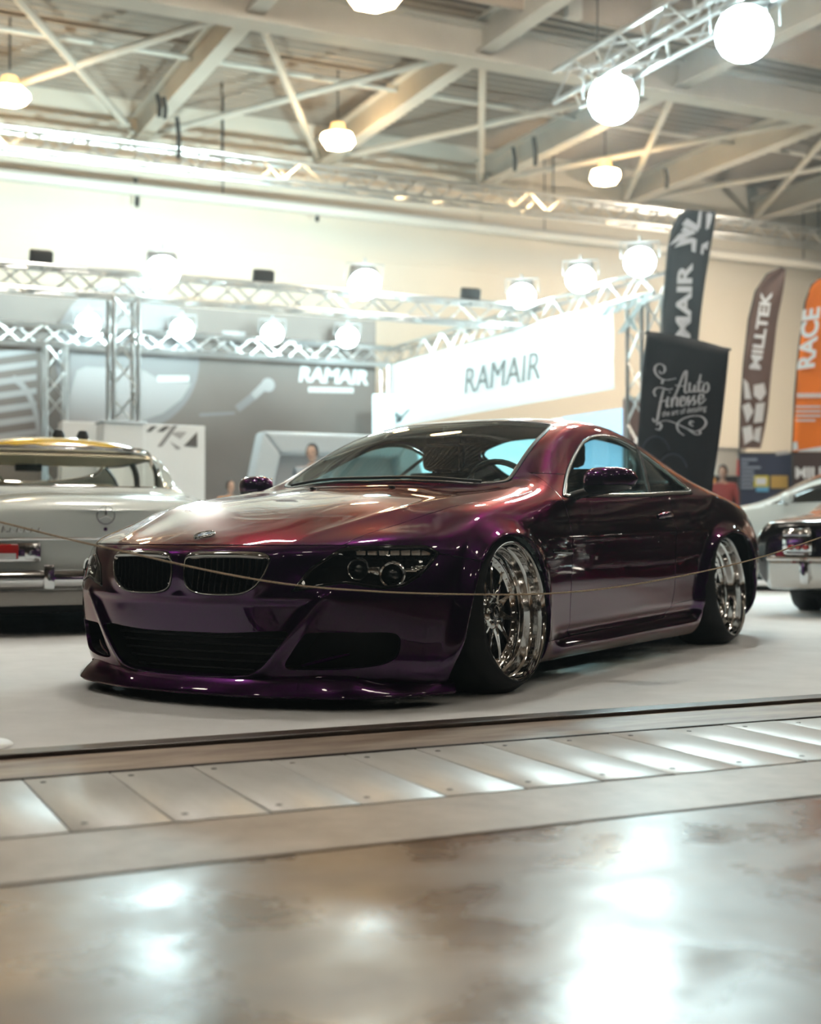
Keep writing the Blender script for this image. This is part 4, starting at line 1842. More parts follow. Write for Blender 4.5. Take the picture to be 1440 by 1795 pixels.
# lit white panels under the fascia and in the corner
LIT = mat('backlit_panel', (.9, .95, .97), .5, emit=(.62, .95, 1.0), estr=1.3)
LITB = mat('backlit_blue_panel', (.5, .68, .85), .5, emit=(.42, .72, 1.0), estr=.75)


def slab(name, p0, p1, z1, m, label, cat, t=.1):
    a, c = Vector(p0), Vector(p1)
    d = (c - a)
    L = Vector((d.x, d.y, 0)).length
    ang = math.atan2(d.y, d.x)
    b = MB()
    b.rbox((0, 0, z1 / 2), (L, t, z1), .012)
    o = b.build(name, m, None, False)
    o.location = ((a.x + c.x) / 2, (a.y + c.y) / 2, 0)
    o.rotation_euler = (0, 0, ang)
    tag(o, label, cat)
    return o


pA, pB = atY(655, 700, YB - 1.0), atY(689, 700, YB - 1.0)
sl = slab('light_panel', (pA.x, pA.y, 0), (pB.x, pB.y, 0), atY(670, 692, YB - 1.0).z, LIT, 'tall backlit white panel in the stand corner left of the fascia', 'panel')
MB().box((0, -.055, .14), (pB.x - pA.x + .04, .02, .28)).build('plinth', PANELW, sl, False)
pA, pB = atX(700, 720, XS + .8), atX(985, 715, XS + .8)
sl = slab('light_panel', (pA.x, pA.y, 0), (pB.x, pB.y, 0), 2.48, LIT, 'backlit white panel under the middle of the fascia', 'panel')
MB().box((0, .06, .14), (4.0, .02, .28)).build('plinth', PANELW, sl, False)
pA, pB = atX(990, 715, XS + .7), atX(1095, 705, XS + .7)
sl = slab('light_panel', (pA.x, pA.y, 0), (pB.x, pB.y, 0), 2.48, LITB, 'pale blue backlit panel under the right end of the fascia', 'panel')
MB().box((0, .06, .14), (1.2, .02, .28)).build('plinth', PANELW, sl, False)
pA, pB = at(1093, 720, 18.6), at(1150, 720, 18.6)
sl = slab('brown_panel', (pA.x, pA.y, 0), (pB.x, pB.y, 0), 2.50, mat('brown_board', (.20, .12, .10), .6, noise=(2, .1)), 'narrow brown board between the pale blue panel and the black banner', 'panel')
MB().box((0, 0, 2.51), (.44, .14, .04)).build('cap_rail', STEEL, sl, False)

# white display wall with arrow print, centre pillar box
YD = 10.9
pA, pB = atY(105, 745, YD), atY(355, 745, YD)
dw = slab('display_wall', (pA.x, YD, 0), (pB.x, YD, 0), atY(300, 746, YD).z, PANELW, 'white display wall with dark arrow print behind the old saloon', 'display wall', .25)
off = Vector((dw.location.x, YD, 0))


def dpoly(name, pts, m, t=.005):
    poly = [(lambda w: (w.x - off.x, w.z))(atY(px, py, YD - .13)) for px, py in pts]
    b = MB()
    b.prism(poly, t, frame_matrix((0, -.126, 0), VX, VZ))
    b.build(name, m, dw, False)


dpoly('arrow_stroke', [(256, 757), (266, 747), (276, 747), (264, 757)], PRINT3)
dpoly('arrow_stroke', [(275, 757), (288, 747), (300, 747), (286, 757)], PRINT3)
dpoly('arrow_stroke', [(276, 783), (284, 783), (312, 746), (303, 746)], PRINT1)
dpoly('arrow_stroke', [(300, 760), (310, 757), (328, 757), (316, 770)], PRINT2)
dpoly('arrow_stroke', [(322, 782), (346, 757), (346, 784)], PRINT3)
dpoly('arrow_stroke', [(298, 774), (318, 786), (310, 788)], PRINT1)
b = MB()
pA, pB = atY(176, 742, YD - .5), atY(250, 742, YD - .5)
b.rbox(((pA.x + pB.x) / 2, YD - .45, pA.z / 2), (pB.x - pA.x, .40, pA.z), .03)
pb_ = b.build('pillar_box', PANELW, None, False)
tag(pb_, 'white square pillar box standing before the white display wall', 'box')
MB().rbox(((pA.x + pB.x) / 2, YD - .45, pA.z + .012), (pB.x - pA.x + .03, .43, .03), .01).build('top_board', GREYBLUE, pb_, False)

# leaning grey frame
YR = 11.8
P0, P1, P2, P3_ = [atY(px, py, YR) for px, py in ((425, 885), (455, 757), (690, 757), (720, 885))]
b = MB()
outer = [(P0.x - .18, .0), (P1.x, P1.z), (P2.x + .25, P1.z), (P3_.x + .5, .0)]
wd = .30
inner = [(P0.x - .18 + wd, .0), (P1.x + wd * .85, P1.z - wd), (P2.x + .25 - wd * .85, P1.z - wd), (P3_.x + .5 - wd, .0)]
for i in range(3):
    b.prism([outer[i], outer[i + 1], inner[i + 1], inner[i]], .36, frame_matrix((0, YR + .18, 0), VX, VZ))
fr_ = b.build('portal_frame', GREYBLUE, None, False)
tag(fr_, 'large grey-blue portal frame standing before the dark printed wall', 'frame')
bm_ = fr_.modifiers.new('bev', 'BEVEL')
bm_.width = .05
bm_.segments = 3
b = MB()
b.prism(inner, .04, frame_matrix((0, YR + .14, 0), VX, VZ))
b.build('infill_panel', PRINT2, fr_, False)

# wall-washer lamps on top of the middle truss
for i, (px, py) in enumerate(((72, 478), (462, 508), (825, 540))):
    w = atY(px, py, YA + .05)
    w.z = max(w.z, ZT + .30)
    lab = ('leftmost', 'middle', 'rightmost')[i] + ' of three small dark wall-washer lamps on top of the middle truss'
    R = empty('spotlight', w)
    tag(R, lab, 'lamp', 'wall washers')
    d = (Vector((w.x - .5 + i * .9, YW, 7.6)) - w).normalized()
    q = d.to_track_quat('-Z', 'Y').to_matrix()
    MB().rbox((0, 0, 0), (.30, .20, .16), .03, rot=q).build('housing', LAMPB, R)
    MB().box(q @ Vector((0, 0, -.085)), (.26, .16, .012), rot=q).build('lens', GLOWB, R, False)
    MB().cyl((0, 0, -.06), (0, 0, -.16), .02, 6).build('bracket', LAMPB, R)
    l = area_light('washer_beam', w, w + d, .25, 120, (.70, .97, 1.0), 1.4)
    l.parent = R
    l.location = d * .11


# ------------------------------------------------------------------ flags and banners
def cloth(name, outline_rows, m, label, cat='flag', ripple=.03, group=None):
    """flag cloth from rows of (left, right) world points; real sheet with ripple and thickness"""
    rows = []
    n = 8
    nr = (outline_rows[0][1] - outline_rows[0][0]).cross(VZ).normalized()
    for i, (a, c) in enumerate(outline_rows):
        rows.append([a.lerp(c, j / n) + nr * ripple * math.sin(j * .9 + i * .55) for j in range(n + 1)])
    b = MB()
    b.grid(rows)
    o = b.build(name, m, None, True, None)
    md = o.modifiers.new('thick', 'SOLIDIFY')
    md.thickness = .006
    tag(o, label, cat, group)
    return o, nr


def resample(pts, n):
    P = spline(pts, 8)
    L = [0]
    for a, c in zip(P[:-1], P[1:]):
        L.append(L[-1] + np.linalg.norm(np.array(c) - np.array(a)))
    return [tuple(np.array([np.interp(L[-1] * i / n, L, [p[k] for p in P]) for k in (0, 1)])) for i in range(n + 1)]


def flag(name, lpx, rpx, depth, m, label, n=28, ripple=.02):
    Lp, Rp = resample(lpx, n), resample(rpx, n)
    return cloth(name, [(at(*a, depth), at(*c, depth)) for a, c in zip(Lp, Rp)], m, label, 'flag', ripple)


def vtext(body, px0, py0, px1, py1, depth, hpx, m, parent, nr, shear=0.0, bold=0.02, push=.05):
    """lettering running up a flag from (px0,py0) to (px1,py1)"""
    a, c = at(px0, py0, depth), at(px1, py1, depth)
    d = (c - a)
    L = d.length
    d.normalize()
    h = hpx / FPX * depth
    z = (CAM - a)
    z.z = 0
    z.normalize()
    yv = z.cross(d).normalized()
    Mx = frame_matrix((a + c) / 2 + z * push, d, yv, z)
    t = text_obj('lettering', body, h * 1.40, m, parent, Matrix.Identity(4), .003, bold * h, shear)
    xs = [v.co.x for v in t.data.vertices]
    ys = [v.co.y for v in t.data.vertices]
    kx, ky = L / (max(xs) - min(xs)), h / (max(ys) - min(ys))
    cx, cy = (max(xs) + min(xs)) / 2, (max(ys) + min(ys)) / 2
    for v in t.data.vertices:
        v.co = Mx @ Vector(((v.co.x - cx) * kx, (v.co.y - cy) * ky, v.co.z))
    return t


def ppoly(name, pts, depth, m, parent, push=.05, t=.003):
    c = at(pts[0][0], pts[0][1], depth)
    z = (CAM - c)
    z.z = 0
    z.normalize()
    P = [at(px, py, depth) + z * push for px, py in pts]
    Q = [p + z * t for p in P]
    n = len(P)
    b = MB()
    b.add(P + Q, [tuple(range(n)), tuple(range(n, 2 * n))] + [(k, (k + 1) % n, n + (k + 1) % n, n + k) for k in range(n)])
    return b.build(name, m, parent, False)


BLACKC = mat('black_flag_cloth', (.012, .012, .015), .7)
BROWNC = mat('brown_flag_cloth', (.17, .105, .085), .7, noise=(3, .12))
ORANGEC = mat('orange_flag_cloth', (.95, .22, .01), .65)
SILVERP = mat('silver_print', (.62, .62, .66), .5)
POLE = mat('flag_pole', (.05, .05, .05), .4)


def pole(parent, pts, r=.012):
    MB().tube(pts, r, 6).build('pole', POLE, parent)


# black union-jack feather flag
D1 = 17.2
f1, nr = flag('feather_flag', [(1205, 367), (1188, 380), (1178, 402), (1171, 440), (1166, 500), (1163, 560), (1162, 640), (1164, 760), (1168, 850)], [(1254, 370), (1254, 385), (1250, 410), (1244, 450), (1235, 510), (1227, 570), (1222, 640), (1222, 760), (1224, 850)], D1, BLACKC, 'tall black feather flag with silver union jack and lettering')
vtext('MAIR', 1197, 597, 1202, 462, D1, 26, SILVERP, f1, nr, 0.0, .05)
for pts in ([(1196, 395), (1205, 384), (1226, 398), (1224, 408)], [(1194, 408), (1200, 398), (1222, 412), (1219, 408)],
            [(1174, 432), (1190, 412), (1216, 404), (1220, 410)], [(1182, 436), (1196, 420), (1218, 418), (1216, 426)],
            [(1226, 372), (1231, 370), (1228, 402), (1222, 400)], [(1213, 423), (1222, 420), (1220, 444), (1213, 442)],
            [(1240, 376), (1246, 374), (1244, 402), (1238, 404)], [(1244, 374), (1250, 378), (1246, 396), (1242, 394)],
            [(1232, 430), (1243, 424), (1240, 440), (1236, 436)], [(1231, 430), (1236, 432), (1233, 448), (1229, 446)]):
    ppoly('union_jack_stroke', pts, D1, SILVERP, f1)
pole(f1, [at(1160, 700, D1), at(1163, 560, D1), at(1166, 500, D1), at(1171, 440, D1), at(1178, 402, D1), at(1190, 379, D1), at(1208, 366, D1)])
b0 = at(1160, 700, D1)
pole(f1, [Vector((b0.x, b0.y, .06)), b0])
MB().lathe([(.0005, 0), (.22, 0), (.22, .03), (.03, .06), (.0005, .06)], 16, 'Z', c=(b0.x, b0.y, .002)).build('foot', POLE, f1)

# brown feather flag
D2 = 19.0
f2, nr = flag('feather_flag', [(1372, 470), (1346, 482), (1326, 512), (1314, 560), (1305, 640), (1300, 720), (1298, 786)], [(1378, 472), (1376, 490), (1370, 530), (1362, 575), (1354, 640), (1348, 710), (1334, 786)], D2, BROWNC, 'brown feather flag with white lettering in front of the cream wall')
vtext('MILLTEK', 1324, 648, 1345, 512, D2, 19, PWHITE, f2, nr, 0.0, .05)
for pts in ([(1304, 664), (1312, 672), (1318, 700), (1306, 700)], [(1322, 676), (1340, 672), (1344, 690), (1334, 704), (1322, 694)], [(1302, 712), (1314, 706), (1322, 722), (1310, 742)],
            [(1326, 708), (1342, 706), (1338, 740), (1322, 742)], [(1302, 750), (1318, 746), (1322, 770), (1306, 780)], [(1324, 752), (1336, 748), (1332, 776), (1322, 772)]):
    ppoly('printed_scroll', pts, D2, PWHITE, f2)
pp = [at(1297, 790, D2), at(1299, 720, D2), at(1304, 640, D2), at(1313, 560, D2), at(1325, 511, D2), at(1345, 481, D2), at(1372, 469, D2)]
pole(f2, pp)
pole(f2, [Vector((pp[0].x, pp[0].y, .06)), pp[0]])
MB().lathe([(.0005, 0), (.22, 0), (.22, .03), (.03, .06), (.0005, .06)], 16, 'Z', c=(pp[0].x, pp[0].y, .002)).build('foot', POLE, f2)

# orange flag
D3 = 17.5
f3, nr = flag('feather_flag', [(1470, 482), (1440, 488), (1424, 500), (1413, 530), (1402, 610), (1395, 690), (1390, 792)], [(1500, 484), (1506, 492), (1506, 510), (1502, 540), (1494, 620), (1486, 700), (1480, 792)], D3, ORANGEC, 'orange feather flag with white lettering at the right edge')
vtext('RACE', 1413, 650, 1424, 538, D3, 30, PWHITE, f3, nr, -.2, .05)
for i in range(9):
    ppoly('small_print', [(1398 + i * 5, 690), (1402 + i * 5, 690), (1402 + i * 5, 698), (1398 + i * 5, 698)], D3, PWHITE, f3)
for i in range(4):
    ppoly('small_print_line', [(1396, 712 + i * 8), (1440 - 10 * (i == 3), 712 + i * 8), (1440 - 10 * (i == 3), 715 + i * 8), (1396, 715 + i * 8)], D3, PWHITE, f3)
ppoly('white_edge', [(1391, 776), (1398, 774), (1400, 788), (1391, 790)], D3, PWHITE, f3)
ppoly('white_edge', [(1400, 790), (1480, 776), (1480, 792), (1400, 792)], D3, PWHITE, f3)
pp = [at(1389, 800, D3), at(1394, 690, D3), at(1401, 610, D3), at(1412, 530, D3), at(1423, 499, D3), at(1440, 487, D3)]
pole(f3, pp)
pole(f3, [Vector((pp[0].x, pp[0].y, .06)), pp[0]])
MB().lathe([(.0005, 0), (.22, 0), (.22, .03), (.03, .06), (.0005, .06)], 16, 'Z', c=(pp[0].x, pp[0].y, .002)).build('foot', POLE, f3)

# black script banner
D4 = 12.0
CLOTHB = mat('black_satin_banner', (.014, .014, .018), .42, spec=.5)
Lp, Rp = resample([(1134, 580), (1126, 660), (1119, 760), (1112, 850), (1104, 960)], 24), resample([(1279, 612), (1271, 690), (1262, 770), (1249, 860), (1236, 970)], 24)
rows = []
for i, (a, c) in enumerate(zip(Lp, Rp)):
    row = []
    for j in range(25):
        t = j / 24
        px, py = a[0] + (c[0] - a[0]) * t, a[1] + (c[1] - a[1]) * t - 4 * math.sin(PI * t) * (i < 1)
        z = .018 * math.sin(t * 13 + i * .15) * (.3 + .7 * i / 24) + .014 * math.sin(t * 5 + i * .35)
        row.append(at(px, py, D4 + z))
    rows.append(row)
b = MB()
b.grid(rows)
bn = b.build('script_banner', CLOTHB, None, True, None)
md = bn.modifiers.new('thick', 'SOLIDIFY')
md.thickness = .008
tag(bn, 'black satin banner with silver script lettering behind the purple coupe', 'banner')
a, c = at(1120, 582, D4 + .08), at(1282, 613, D4 + .08)
MB().cyl(a, c, .012, 8).build('top_bar', POLE, bn)
m_ = at(1190, 600, D4 + .08)
MB().cyl(m_, (m_.x, m_.y, .03), .016, 8).build('stand_pole', POLE, bn)
MB().lathe([(.0005, 0), (.22, 0), (.22, .025), (.03, .05), (.0005, .05)], 16, 'Z', c=(m_.x, m_.y, .002)).build('foot', POLE, bn)
MB().rbox(at(1125, 588, D4 - .02), (.06, .03, .08), .015).build('corner_clip', PWHITE, bn)

# script lettering: pen strokes in photo pixels, swept as thin ribbons with a slanted broad nib
SCR = [
    # A
    [(1180, 700), (1186, 690), (1193, 672), (1200, 655), (1204, 652), (1203, 668), (1201, 684), (1203, 690), (1208, 686)],
    [(1184, 676), (1194, 678), (1204, 676)],
    # u
    [(1208, 676), (1210, 672), (1209, 682), (1211, 688), (1216, 686), (1219, 676), (1218, 686), (1221, 688), (1224, 684)],
    # t
    [(1229, 657), (1226, 672), (1225, 684), (1228, 688), (1232, 683)],
    [(1221, 672), (1234, 670)],
    # o
    [(1241, 671), (1235, 675), (1233, 684), (1237, 689), (1242, 684), (1242, 675), (1238, 671)],
    # F
    [(1150, 696), (1147, 688), (1152, 681), (1162, 681), (1172, 684), (1180, 682)],
    [(1164, 684), (1160, 700), (1156, 720), (1153, 736), (1148, 740), (1145, 734)],
    [(1156, 706), (1164, 704), (1170, 702)],
    # i n
    [(1172, 696), (1170, 706), (1170, 714), (1174, 712)],
    [(1174, 688), (1175, 689)],
    [(1178, 698), (1178, 714), (1180, 703), (1185, 697), (1188, 700), (1187, 712), (1191, 711)],
    # e
    [(1194, 705), (1200, 702), (1199, 696), (1195, 698), (1193, 707), (1196, 713), (1202, 709)],
    # s s
    [(1209, 695), (1205, 699), (1209, 705), (1207, 711), (1203, 711)],
    [(1219, 694), (1215, 698), (1219, 704), (1217, 710), (1213, 710)],
    [(1202, 709), (1209, 695)],
    [(1209, 708), (1219, 694)],
    # e
    [(1225, 702), (1233, 698), (1232, 692), (1227, 694), (1225, 703), (1228, 709), (1238, 700)],
    # swashes
    [(1186, 664), (1178, 666), (1168, 667), (1158, 664), (1150, 655), (1149, 645), (1156, 639), (1165, 643), (1166, 652), (1160, 656), (1156, 651)],
    [(1163, 666), (1161, 674)],
    [(1155, 741), (1170, 738), (1188, 744), (1205, 752), (1220, 757), (1234, 750), (1238, 740), (1230, 731), (1214, 730), (1198, 735), (1188, 744), (1190, 756), (1200, 764)],
    [(1150, 752), (1156, 754), (1160, 747), (1155, 741), (1152, 746)],
    [(1205, 752), (1220, 762), (1228, 760), (1226, 754)],
    [(1216, 748), (1210, 744), (1212, 739), (1217, 741)],
]
z_ = (CAM - at(1190, 680, D4))
z_.z = 0
z_.normalize()
for st in SCR:
    P = spline(st, 7)
    n = len(P)
    rows = []
    for i, p in enumerate(P):
        d = np.array(P[min(i + 1, n - 1)]) - np.array(P[max(i - 1, 0)])
        d = d / max(np.linalg.norm(d), 1e-6)
        w = (.75 + 1.5 * abs(d[1]) ** 1.5) * (.45 + .55 * math.sin(PI * (i + .5) / n) ** .5)
        nx, ny = -d[1], d[0]
        A_, B_ = at(p[0] + nx * w, p[1] + ny * w, D4) + z_ * .045, at(p[0] - nx * w, p[1] - ny * w, D4) + z_ * .045
        rows.append([A_, B_, B_ + z_ * .003, A_ + z_ * .003, A_])
    b = MB()
    b.grid(rows)
    b.build('script_stroke', SILVERP, bn, False)
a, c = at(1160, 727, D4), at(1238, 716, D4)
d = (c - a)
Mx = frame_matrix((a + c) / 2 + z_ * .05, d, z_.cross(d), z_)
t_ = text_obj('lettering', 'the art of detailing', .075, SILVERP, bn, Matrix.Identity(4), .002, .0006, .35)
xs = [v.co.x for v in t_.data.vertices]
k_ = d.length / (max(xs) - min(xs))
for v in t_.data.vertices:
    v.co = Mx @ Vector((v.co.x * k_, v.co.y, v.co.z))
# faint printed arches low on the banner
for cx, cy in ((1150, 800), (1180, 830)):
    pts = [at(cx + 26 * math.cos(t), cy - 34 * math.sin(t), D4) + z_ * .045 for t in np.linspace(.3, 2.8, 12)]
    MB().tube(pts, .008, 4).build('printed_arch', mat('faint_blue_print', (.03, .035, .055), .6), bn)

# ------------------------------------------------------------------ far stand at the right
D5 = 22.0
NAVY = mat('navy_board', (.035, .045, .085), .5)
BRN = mat('dark_brown_board', (.055, .032, .028), .6)


def board(name, px0, px1, pytop, depth, m, label):
    a, c = at(px0, pytop, depth), at(px1, pytop, depth)
    o = slab(name, (a.x, a.y, 0), (c.x, c.y, 0), a.z, m, label, 'display board', .06)
    MB().box((0, .0, a.z + .01), ((c - a).length + .02, .08, .03)).build('top_rail', POLE, o, False)
    return o


def onboard(o, name, pts, depth, m, push=.08):
    q = ppoly(name, pts, depth, m, None, push)
    q.parent = o
    q.matrix_parent_inverse = Matrix.LocRotScale(o.location, o.rotation_euler, None).inverted()
    return q


nb = board('display_board', 1295, 1388, 796, D5, NAVY, 'navy blue display board with pale print right of the black banner')
onboard(nb, 'red_print', [(1293, 806), (1298, 806), (1297, 834), (1292, 834)], D5, mat('print_red', (.7, .06, .06), .5))
for i, w in enumerate((28, 12, 34, 22, 24, 24, 20, 22)):
    onboard(nb, 'print_line', [(1300, 804 + i * 7), (1300 + w, 804 + i * 7), (1300 + w, 808 + i * 7), (1300, 808 + i * 7)], D5, mat('print_pale_blue', (.30, .34, .42), .5))
onboard(nb, 'print_mark', [(1361, 792), (1384, 790), (1384, 796), (1361, 799)], D5, PRINT2)
onboard(nb, 'yellow_print', [(1322, 834), (1348, 834), (1348, 854), (1322, 854)], D5, mat('print_yellow', (.75, .62, .06), .5))
onboard(nb, 'white_print', [(1326, 838), (1344, 838), (1344, 850), (1326, 850)], D5, PWHITE, .10)
onboard(nb, 'ochre_print', [(1352, 834), (1382, 834), (1382, 856), (1352, 856)], D5, mat('print_ochre', (.60, .38, .10), .5))
onboard(nb, 'cyan_print', [(1326, 854), (1348, 854), (1348, 862), (1326, 862)], D5, mat('print_cyan', (.15, .45, .70), .5))
bb = board('display_board', 1390, 1520, 792, D5 - .2, BRN, 'dark brown display board with white lettering at the right edge')
t_ = vtext('MILLTEK', 1395, 829, 1500, 829, D5 - .2, 20, PWHITE, bb, None, 0, .05)
t_.matrix_parent_inverse = Matrix.LocRotScale(bb.location, bb.rotation_euler, None).inverted()
bk = board('display_board', 1222, 1294, 837, D5 + .4, BRN, 'low dark brown board behind the black banner')
onboard(bk, 'orange_print', [(1244, 838), (1255, 838), (1255, 856), (1244, 856)], D5 + .4, mat('print_orange', (.85, .35, .08), .5))
a = at(1265, 790, D5 + .9)
MB().rbox((a.x, a.y, a.z / 2), (.60, .5, a.z), .03).build('cream_cabinet', WALL, None)
cc = bpy.data.objects['cream_cabinet']
tag(cc, 'tall cream cabinet against the cream wall behind the black banner', 'cabinet')
MB().rbox((a.x, a.y, a.z + .02), (.64, .54, .05), .015).build('cabinet_top', STEEL, cc)


# ------------------------------------------------------------------ other cars
def loft_car(stations, creases=(), level=3, interp=5):
    """closed body from cross-sections [(x, [(y, z) bottom to top centre])], front and rear closed by flat ends"""
    V, F, C, idx = [], [], {}, {}

    def vid(p):
        k = (round(p[0], 4), round(p[1], 4), round(p[2], 4))
        if k not in idx:
            idx[k] = len(V)
            V.append(p)
        return idx[k]

    m = len(stations[0][1])
    for s in (1, -1):
        for i in range(len(stations) - 1):
            for j in range(m - 1):
                P = []
                for (a, b_) in ((i, j), (i, j + 1), (i + 1, j + 1), (i + 1, j)):
                    x, pr = stations[a]
                    dx = pr[b_][2] if len(pr[b_]) > 2 else 0.0
                    P.append(vid((x + dx, pr[b_][0] * s, pr[b_][1])))
                F.append(tuple(P) if s < 0 else tuple(reversed(P)))
        for j in creases:
            for i in range(len(stations) - 1):
                a, c = stations[i], stations[i + 1]
                i0 = vid((a[0] + (a[1][j][2] if len(a[1][j]) > 2 else 0), a[1][j][0] * s, a[1][j][1]))
                i1 = vid((c[0] + (c[1][j][2] if len(c[1][j]) > 2 else 0), c[1][j][0] * s, c[1][j][1]))
                C[(min(i0, i1), max(i0, i1))] = .5
    for e, flip in ((0, False), (-1, True)):
        x, pr = stations[e]
        for j in range(m - 1):
            P = []
            for (k, s) in ((j, 1), (j + 1, 1), (j + 1, -1), (j, -1)):
                dx = pr[k][2] if len(pr[k]) > 2 else 0.0
                P.append(vid((x + dx, pr[k][0] * s, pr[k][1])))
            P = list(dict.fromkeys(P))
            if len(P) > 2:
                F.append(tuple(reversed(P)) if flip else tuple(P))
    T = np.array(V)
    P = T.copy()
    for it in range(interp):
        L, _ = subdivide([tuple(p) for p in P], F, C, 1)
        P += .85 * (T - L[:len(T)])
    V, F4 = subdivide([tuple(p) for p in P], F, C, level)
    N = vnormals(V, F4)
    cen = V.mean(axis=0)
    if ((V - cen) * N).sum() < 0:
        N = -N
        F4 = F4[:, ::-1]
    return np.hstack([V, N]), [tuple(f) for f in F4.tolist()]


def simple_wheel(parent, loc, r, w, m, s):
    W = empty('wheel', loc, 0, parent)
    b = MB()
    b.lathe([(r * .66, .0), (r * .92, 0), (r, -.03), (r, -w + .03), (r * .92, -w), (r * .66, -w)], 32, 'Y', M=Matrix.Rotation(0 if s > 0 else PI, 4, 'Z'))
    b.build('tyre', RUBBER, W)
    b = MB()
    b.lathe([(.0005, .012), (r * .22, .012), (r * .30, -.012), (r * .58, -.02), (r * .66, .004), (r * .68, -.02)], 32, 'Y', M=Matrix.Rotation(0 if s > 0 else PI, 4, 'Z'))
    b.build('hubcap', m, W)


def xz(P, ymin=None, ymax=None):
    def f(A):
        v = polysdf(P, A[:, 0], A[:, 2])
        if ymin is not None:
            v = np.maximum(v, ymin - np.abs(A[:, 1]))
        if ymax is not None:
            v = np.maximum(v, np.abs(A[:, 1]) - ymax)
        return v
    return f


CREAMP = mat('cream_white_paint', (.80, .85, .82), .18, coat=.8)
YELLOWP = mat('yellow_roof_paint', (.80, .50, .03), .2, coat=.8)
CREAMI = mat('cream_interior', (.80, .70, .52), .6, noise=(8, .08))
REDL = mat('red_lens', (.42, .015, .012), .12, coat=.8)
OLDGLASS = glass_mat('old_car_glass', (.97, .98, .95), .035)

# ---- old white saloon with a yellow roof, tail towards the viewer
sal = empty('vintage_saloon', (-.29, 2.94, 0), PI / 2)
tag(sal, 'white vintage saloon with yellow roof, seen from behind at the left edge', 'car')
st = [
    (0.00, [(.74, .22), (.83, .30), (.865, .46), (.86, .60), (.78, .73), (.45, .775), (0, .785)]),
    (.16, [(.78, .20), (.86, .28), (.89, .46), (.885, .63), (.80, .80), (.45, .842), (0, .852)]),
    (.60, [(.80, .19), (.87, .28), (.90, .46), (.895, .66), (.82, .84), (.45, .888), (0, .896)]),
    (1.02, [(.80, .19), (.87, .28), (.90, .46), (.895, .68), (.835, .885), (.55, .925), (0, .935)]),
    (1.34, [(.80, .19), (.87, .28), (.90, .46), (.895, .69), (.80, .93), (.655, 1.13), (0, 1.20)]),
    (1.62, [(.80, .19), (.87, .28), (.90, .46), (.895, .70), (.79, .95), (.665, 1.225), (0, 1.325)]),
    (2.20, [(.80, .19), (.87, .28), (.90, .46), (.895, .70), (.79, .95), (.670, 1.245), (0, 1.360)]),
    (2.80, [(.80, .19), (.87, .28), (.90, .46), (.895, .69), (.79, .94), (.650, 1.20), (0, 1.310)]),
    (3.30, [(.80, .19), (.87, .28), (.89, .46), (.885, .68), (.80, .87), (.58, .905), (0, .92)]),
    (4.20, [(.79, .19), (.86, .28), (.88, .46), (.87, .66), (.74, .80), (.40, .84), (0, .85)]),
    (4.70, [(.72, .22), (.80, .30), (.83, .45), (.81, .60), (.68, .72), (.38, .77), (0, .78)]),
]
sb = loft_car(st, (4,), 4)
rearw, Q = split(*sb, xz([(.4, .945), (1.60, .945), (1.72, 1.10), (1.66, 1.212), (1.4, 1.235), (.4, 1.235)]), .001)
sidew, Q = split(*Q, xz([(1.80, .935), (3.05, .935), (2.85, 1.19), (1.82, 1.20)], .5), .001)
scrw, Q = split(*Q, xz([(2.80, 1.20), (3.32, .93), (3.5, .93), (3.5, 1.4)], None, .60), .001)
roofp, Q = split(*Q, lambda A: np.maximum(1.245 - A[:, 2], 0 * A[:, 0] - 1), .0)
panel('body', Q, CREAMP, sal)
panel('roof', roofp, YELLOWP, sal)
panel('headliner', clip(*sb, 1.20 - sb[0][:, 2]), CREAMI, sal, 0, inset=.03)
for g, nm in ((rearw, 'rear_window'), (scrw, 'windscreen')):
    panel(nm, g, OLDGLASS, sal, 0)
    for L in loops_of(g)[:1]:
        band('window_trim', L, CHROME, sal, .014, lift=.006)
bs = lambda A: np.abs(A[:, 0] - 2.42) - .045
inner, outer_ = split(*sidew, bs, .0)
for s in (1, -1):
    for lo_, hi_ in ((1.7, 2.40), (2.44, 3.2)):
        g = clip(*side(outer_, s), np.maximum(lo_ - side(outer_, s)[0][:, 0], side(outer_, s)[0][:, 0] - hi_))
        if g[1]:
            panel('side_window', g, OLDGLASS, sal, 0)
            band('window_trim', loops_of(g)[0], BLACKP, sal, .016, lift=.005)
    panel('door_pillar', side(inner, s), CREAMP, sal)
# drip rail
for s in (1, -1):
    pts = []
    for q in range(17):
        x = 1.28 + 1.6 * q / 16
        z = np.interp(x, [1.28, 1.42, 1.62, 2.2, 2.8, 2.9], [1.10, 1.20, 1.243, 1.250, 1.225, 1.20])
        a = sb[0]
        k = np.argmin((a[:, 0] - x) ** 2 + (a[:, 2] - z) ** 2 * 4 + (a[:, 1] * s < .3) * 9)
        pts.append(Vector(a[k, :3]) + Vector(a[k, 3:]) * .006)
    MB().tube(pts, .010, 6).build('drip_rail', CHROME, sal)
pts = []
for q in range(21):
    y = -.66 + 1.32 * q / 20
    a = sb[0]
    k = np.argmin((a[:, 1] - y) ** 2 * 4 + (a[:, 2] - 1.238) ** 2 * 4 + (a[:, 0] > 1.9) * 9)
    pts.append(Vector(a[k, :3]) + Vector(a[k, 3:]) * .004)
MB().tube(pts, .013, 6).build('roof_edge_trim', CHROME, sal)
